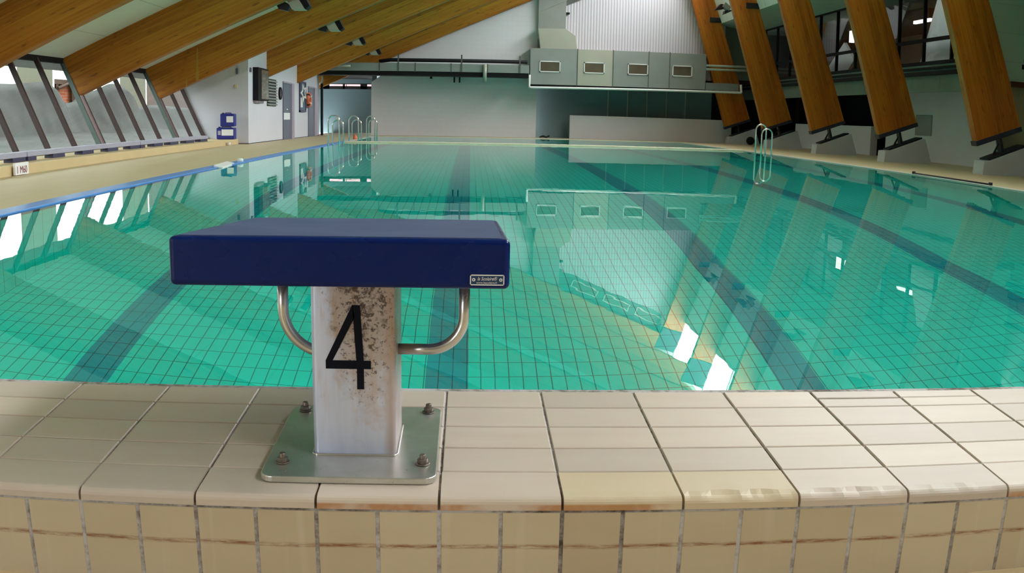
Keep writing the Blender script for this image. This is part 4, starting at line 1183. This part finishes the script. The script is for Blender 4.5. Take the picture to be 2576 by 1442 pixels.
fr = floodlight_r(9.68, 35.8, 5.22, 'floodlight between the two farthest legs, on the white slope')
for y, lb in ((30.9, 'floodlight high between the third and fourth legs'), (25.9, 'floodlight above the second leg gap, mirrored in the water'),
              (20.9, 'floodlight above the nearest leg gap, mirrored in the water'), (15.9, 'floodlight on the slope out of view to the right')):
    dup(fr, (0, y-35.8, 0), lb, 'floodlights on the right slope')

# ochre paint drips on the third rafter (a part of that rafter)
rng = random.Random(3); yy = 23.4-HT-0.004
raf = [c for f in bpy.data.objects if f.get('label') == FL[23.4] for c in f.children if c.name.startswith('rafter')][0]
def drip(x, z0, z1, w0, w1, n):
    L = []; Rr = []
    for k in range(n+1):
        u = k/n; z = z0+(z1-z0)*u; w = (w0+(w1-w0)*u)*rng.uniform(0.45, 1.25)
        L.append((x-w, yy, z)); Rr.append((x+w*rng.uniform(0.6, 1.0), yy, z))
    mm = MB(); mm.add(L+Rr, [(k, k+1, n+2+k, n+1+k) for k in range(n)])
    mm.build('paint_drip', M['drip'], raf)
M['drip'] = plain('ochre_drips', (178, 138, 44), 0.6)
drip(-6.79, 2.47, 1.66, 0.016, 0.05, 34); drip(-7.07, 1.74, 1.50, 0.012, 0.025, 10)

# ------------------------------------------------------------------ near end behind the camera (daylight side)
m = MB()
m.xz([(-8.8, 0.0), (14, 0.0), (14, 0.5), (-8.8, 0.5)], YS-0.25, YS)
m.xz([(-8.8, 0.5), (-7.0, 0.5), (-7.0, 4.5), (-8.8, 2.4)], YS-0.25, YS)
m.xz([(7.5, 0.5), (14, 0.5), (14, 5.2), (10, 5.2), (8.8, 9.5), (7.5, 9.0)], YS-0.25, YS)
m.xz([(-7.0, 2.4), (7.5, 2.4), (7.5, 9.0), (-7.0, 2.9)], YS-0.25, YS)
m.box(-4.2, 7.5, YS-0.25, YS, 0.5, 2.4)
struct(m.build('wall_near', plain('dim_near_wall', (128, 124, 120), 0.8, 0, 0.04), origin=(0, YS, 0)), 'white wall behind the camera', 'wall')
wb = thing('window_50', (0, YS-0.1, 0.5), 'large glazed front behind the camera', 'window'); wb['kind'] = 'structure'
m = MB(); m.quad((-7, YS-0.1, 0.5), (-4.2, YS-0.1, 0.5), (-4.2, YS-0.1, 2.4), (-7, YS-0.1, 2.4)); m.build('pane', M['sky_pane'], wb)
m = MB()
for k in range(4):
    x = -7+k*2.8/3; m.box(x-0.04, x+0.04, YS-0.15, YS-0.05, 0.5, 2.4)
m.build('mullion', M['mullion'], wb)
m = MB(); m.box(-8.8, -8.5, YS, 3.4, 0, 2.2)
struct(m.build('wall_left_near', M['wall'], origin=(-8.6, 0, 0)), 'white wall left of the camera', 'wall')

# ------------------------------------------------------------------ light
world = bpy.data.worlds.new('overcast_sky'); scene.world = world; world.use_nodes = True
nt = world.node_tree; nt.nodes.clear()
tc = nt.nodes.new('ShaderNodeTexCoord'); sx_ = nt.nodes.new('ShaderNodeSeparateXYZ'); nt.links.new(tc.outputs['Generated'], sx_.inputs[0])
rp = nt.nodes.new('ShaderNodeValToRGB'); nt.links.new(sx_.outputs[2], rp.inputs[0])
rp.color_ramp.elements[0].position = 0.03; rp.color_ramp.elements[0].color = (0.30, 0.315, 0.33, 1)
rp.color_ramp.elements[1].position = 0.30; rp.color_ramp.elements[1].color = (0.96, 0.98, 1.0, 1)
bg = nt.nodes.new('ShaderNodeBackground'); bg.inputs[1].default_value = 25.0
ow = nt.nodes.new('ShaderNodeOutputWorld'); nt.links.new(rp.outputs[0], bg.inputs[0]); nt.links.new(bg.outputs[0], ow.inputs[0])

def portal(name, c, u, v, nrm):
    """Window opening the sky shines through: c centre, u and v edge vectors, nrm into the room."""
    L = bpy.data.lights.new(name, 'AREA'); L.shape = 'RECTANGLE'
    u = Vector(u); v = Vector(v); n = Vector(nrm).normalized()
    L.size = u.length; L.size_y = v.length; L.cycles.is_portal = True
    o = bpy.data.objects.new(name, L); COL.objects.link(o)
    x = u.normalized(); z = -n; y = z.cross(x)
    o.matrix_world = Matrix(((x.x, y.x, z.x, c[0]), (x.y, y.y, z.y, c[1]), (x.z, y.z, z.z, c[2]), (0, 0, 0, 1)))
    return o
sd = Vector((sk_t[0]-sk_b[0], 0, sk_t[1]-sk_b[1])); sn = Vector((-sd.z, 0, sd.x))
for i in range(0, 9, 3):
    ya, yb = YK[i], YK[min(i+3, len(YK)-1)]
    c = Vector((sk_b[0], (ya+yb)/2, sk_b[1]))+sd/2-sn.normalized()*0.06
    portal('skylight_daylight', c, (0, yb-ya, 0), sd, sn)
c = Vector((sk_b[0], (YK[9]+YK[10])/2, sk_b[1]))+sd/2-sn.normalized()*0.06
portal('skylight_daylight', c, (0, YK[10]-YK[9], 0), sd, sn)
wd = Vector((glass_x(wz1)-glass_x(wz0), 0, wz1-wz0))
c = Vector((glass_x(wz0), 14.7, wz0))+wd/2+Vector((-0.12, 0, 0))
portal('left_window_daylight', c, (0, 22.6, 0), wd, (wd.z, 0, -wd.x))
portal('front_window_daylight', (-5.6, YS-0.2, 1.45), (2.8, 0, 0), (0, 0, 1.9), (0, 1, 0))

# ------------------------------------------------------------------ camera (lens with barrel distortion)
F, PITCH, YAW, ROLL = 2352.68, 0.1784, 0.0481, 0.0214
HC = 0.78
cy, sy, cp, sp_ = math.cos(YAW), math.sin(YAW), math.cos(PITCH), math.sin(PITCH)
fwd = Vector((sy*cp, cy*cp, -sp_)); right = Vector((cy, -sy, 0)); up = right.cross(fwd)
r2 = right*math.cos(ROLL)+up*math.sin(ROLL); u2 = -right*math.sin(ROLL)+up*math.cos(ROLL)
cam = bpy.data.cameras.new('camera'); co = bpy.data.objects.new('camera', cam); COL.objects.link(co)
co.matrix_world = Matrix(((r2.x, u2.x, -fwd.x, 0), (r2.y, u2.y, -fwd.y, 0), (r2.z, u2.z, -fwd.z, HC), (0, 0, 0, 1)))
cam.sensor_width = 36; cam.sensor_height = 36*1442/2576; cam.sensor_fit = 'HORIZONTAL'
cam.clip_start = 0.05; cam.clip_end = 400
LENS = 'PANO'
if LENS == 'PANO':
    cam.type = 'PANO'; cam.panorama_type = 'FISHEYE_LENS_POLYNOMIAL'; cam.fisheye_fov = PI
    for i, v in enumerate((0.0, 0.0303497851, 2.707338187e-05, -7.537569844e-06, 1.822956895e-07)):
        setattr(cam, 'fisheye_polynomial_k%d' % i, -v)
else:
    cam.type = 'PERSP'; cam.lens = 2290*36/2576
scene.camera = co

vs_ = scene.view_settings
vs_.view_transform = 'Standard'; vs_.look = 'None'; vs_.gamma = 1.0; vs_.use_curve_mapping = False
vs_.exposure = 0.12
cy_ = scene.cycles
cy_.max_bounces = 14; cy_.diffuse_bounces = 6; cy_.glossy_bounces = 6; cy_.transmission_bounces = 8; cy_.transparent_max_bounces = 12
cy_.caustics_refractive = True; cy_.caustics_reflective = False
cy_.sample_clamp_indirect = 8.0; cy_.blur_glossy = 0.5
